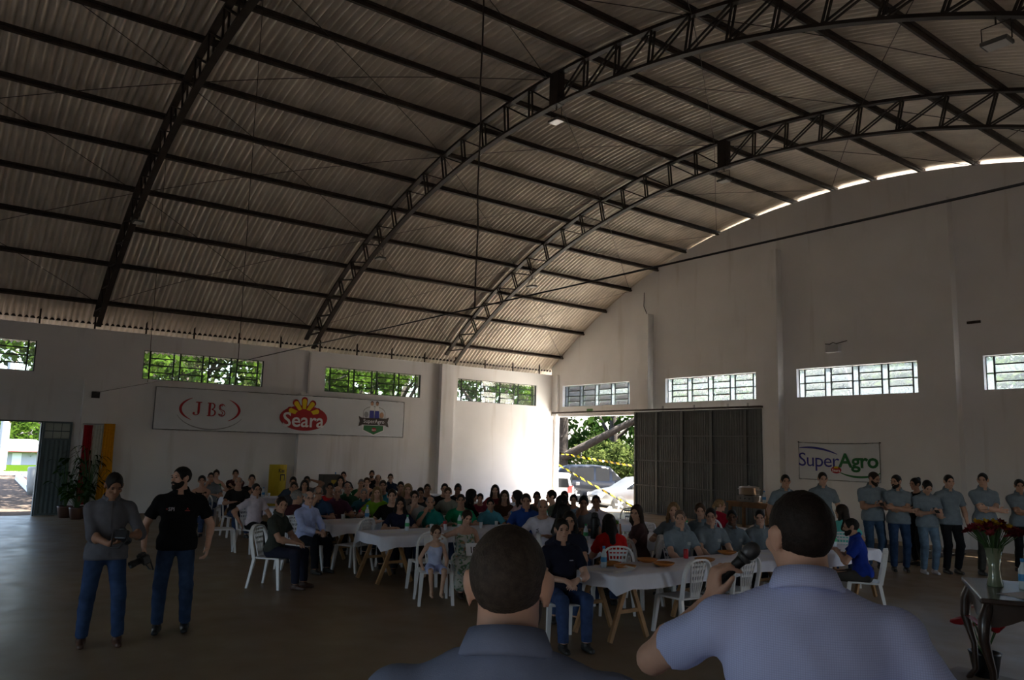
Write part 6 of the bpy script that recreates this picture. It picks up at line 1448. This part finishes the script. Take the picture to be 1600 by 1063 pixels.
stand(17.55, -4.2, 1.87, dict(CR, head=(-.65, .08, 0)), 'tall standing man in a grey polo with folded arms, right of the row', (.75, -.66), ('short', BLK), 'fair', legs=('trousers', (.06, .055, .045)), watch='L')
stand(17.75, -3.1, 1.76, dict(CR, head=(-.3, .1, 0)), 'standing person in a grey polo at the right edge of the row', (.7, -.7), ('tied', BLK), 'tan', legs=('trousers', (.012, .012, .014)), hero=False)
stand(16.3, -4.15, 1.72, dict(fem=True, head=(0, .1, 0)), 'standing woman with a hair bun hidden behind the row', (-.4, -.9), ('bun', BLK), 'tan', top=(T, BLK), legs=('trousers', (.02, .02, .02)), hero=False)
def phone(B, root, label):
    w = (np.array(B.hands[0])+np.array(B.hands[1]))/2; p = root.matrix_world@Vector(w+np.array((0, -.03, .03)))
    o = MB().rbox(-.036, .036, -.075, .075, -.005, .005, .003).obj('mobile_phone', M['black_plastic'], label=label, cat='phone', group='mobile phones'); o.location = p; o.rotation_euler = (.6, 0, root.rotation_euler.z)
phone(Ba, ra, 'black phone in the bald bearded man\'s hands'); phone(Bb, rb, 'black phone in the young man\'s hands')
# ---- two photographers
def dslr(loc, rz, tilt, label):
    e = empty('photo_camera', loc, label=label, cat='camera', group='cameras of the photographers'); e.rotation_euler = (tilt, 0, rz)
    MB().rbox(-.07, .07, -.03, .035, -.05, .045, .012).obj('camera_body', M['black_plastic'], e); MB().rbox(-.03, .03, -.03, .03, .04, .068, .01).obj('prism_hump', M['black_plastic'], e); MB().rbox(.045, .078, -.05, .035, -.05, .04, .012).obj('grip', M['black_plastic'], e)
    MB().lathe([(.033, 0), (.035, .02), (.035, .07), (.038, .075), (.038, .12), (.03, .12), (.028, .11), (0, .108)], 18).xf(Matrix.Translation((-.005, -.03, -.003))@Matrix.Rotation(math.pi/2, 4, 'X')).obj('lens', M['black_plastic'], e)
    MB().tube([(-.07, .02, .03), (-.10, .05, -.06), (-.06, .07, -.16), (.03, .06, -.15), (.07, .03, .02)], .008, 6).obj('strap', M['black_plastic'], e)
Bp, rp = stand(15.03, -18.55, 1.735, dict(hl=(.17, -.27, 1.10), hr=(.0, -.30, 1.03), dl=(-.5, -.7, .2), dr=(.8, -.4, .2), nl=(-.9, .2, -.2), nr=(.2, .1, 1), curl=.8, head=(.2, .42, 0), fl=(.17, -.04, .085), fr=(-.15, .03, .085)), 'photographer in a grey shirt looking down at his camera', (.98, -.12), ('thick', BLK), 'brown', top=('roll', (.10, .10, .115)), legs=('jeans', (.022, .042, .095)), shoes=(.06, .025, .012), group='photographers on the left')
c = rp.matrix_world@Vector((.10, -.37, 1.12)); dslr(c, rp.rotation_euler.z+2.6, .5, 'black camera held by the photographer in grey')
Bq, rq = stand(14.77, -17.8, 1.785, dict(hr=(-.31, -.13, .90), dr=(.1, -.35, -1), nr=(1, 0, 0), hl=(.31, -.05, .87), curl=.7, head=(-.85, -.02, 0), belly=.045, width=1.12, fl=(.14, .02, .085), fr=(-.13, -.02, .085)), 'bearded photographer in a black polo with a camera at his side', (.95, -.3), ('short', BLK), 'fair', top=(PO, (.008, .008, .009)), legs=('jeans', (.025, .045, .095)), shoes=(.01, .01, .011), beard=BLK, group='photographers on the left')
c = rq.matrix_world@Vector((-.30, -.19, .78)); dslr(c, rq.rotation_euler.z-.9, .35, 'black camera hanging from the bearded photographer\'s hand')
chest_text(Bq, rq, 'SPI', -.075, .35, .06, plain((.5, .5, .55))); chest_mark(Bq, rq, -.118, .352, .012, .014, plain((.4, .05, .05)), 'chest_print', -.15); chest_text(Bq, rq, 'A', .085, .355, .022, plain((.4, .03, .03))); chest_mark(Bq, rq, .085, .335, .05, .006, plain((.4, .03, .03)), 'chest_print', -.15)
# ---- the two men in front, seen from behind, on the platform
def check_shirt():
    m = pmat('check_shirt', (.46, .52, .80), .85, spec=.2); n, l = m.node_tree.nodes, m.node_tree.links; tc = n.new('ShaderNodeTexCoord')
    fac = None
    for dr in ('X', 'Z'):
        w = n.new('ShaderNodeTexWave'); w.bands_direction = dr; w.inputs['Scale'].default_value = 58; l.new(tc.outputs['Object'], w.inputs['Vector'])
        g = n.new('ShaderNodeMath'); g.operation = 'GREATER_THAN'; g.inputs[1].default_value = .80; l.new(w.outputs['Fac'], g.inputs[0])
        if fac is None: fac = g
        else:
            mx = n.new('ShaderNodeMath'); mx.operation = 'MAXIMUM'; l.new(fac.outputs[0], mx.inputs[0]); l.new(g.outputs[0], mx.inputs[1]); fac = mx
    mix = n.new('ShaderNodeMix'); mix.data_type = 'RGBA'; mix.inputs[6].default_value = (.48, .54, .82, 1); mix.inputs[7].default_value = (.39, .44, .70, 1); l.new(fac.outputs[0], mix.inputs[0]); l.new(mix.outputs[2], n['Principled BSDF'].inputs['Base Color']); return m
ZP = .28
fa = np.array((-.78, .63)); fa /= np.linalg.norm(fa)
BA = skeleton(False, width=1.2, belly=.05, head=(-.12, .06, .02), hl=(.30, -.12, .9), hr=(-.30, -.12, .9), neck=.02); sa = (1.932-ZP)/1.702
person(BA, 'man with cropped hair in a blue-grey polo, seen from behind at the bottom', (22.779-fa[0]*.03, -19.219-fa[1]*.03), fa, sa, 'fair', (PO, (.16, .19, .28)), ('jeans', (.03, .05, .1)), hair=('buzz', (.045, .034, .027)), beard=(.02, .014, .01), hero=True, q=.7, z=ZP, group='men in the foreground')
fb = np.array((-.62, .78)); fb /= np.linalg.norm(fb)
BB = skeleton(False, width=1.16, belly=.035, head=(.42, .06, 0), hl=(.235, -.27, 1.36), pole_l=(1., .35, -.9), dl=(-.12, -.1, 1), nl=(-.9, -.35, .0), curl=1.0, hr=(-.30, -.06, .90), neck=.014, hs=.96); sb = (2.001-ZP)/1.712
rB = person(BB, 'speaker in a light blue checked shirt holding a microphone, seen from behind', (22.825-fb[0]*.04, -18.279-fb[1]*.04), fb, sb, 'fair', ('shirt', (.46, .52, .8)), ('trousers', (.03, .03, .04)), hair=('short', (.016, .011, .009)), hero=True, q=.7, z=ZP, topmat=check_shirt(), group='men in the foreground')
hw = np.array(BB.hands[0]); mp = rB.matrix_world@Vector(hw+np.array((-.035, -.012, -.0)))
e = empty('microphone', mp, label='black hand-held microphone in the speaker\'s left hand', cat='microphone'); dirm = (rB.matrix_world.to_3x3()@Vector((-.62, .02, .62))).normalized(); e.rotation_euler = dirm.to_track_quat('Z', 'Y').to_euler()
MB().lathe([(.010, -.10), (.0125, -.09), (.016, .05), (.018, .062)], 24).obj('grip', M['black_plastic'], e); MB().lathe([(.018, .06), (.0235, .069), (.0235, .075), (.021, .077)], 24).obj('collar_ring', plain((.05, .05, .05), .4), e)
MB().lathe([(.017, .074), (.0225, .083), (.0245, .095), (.0235, .108), (.019, .118), (.010, .125), (0, .127)], 28).obj('mesh_head', plain((.09, .09, .095), .45, .6), e)
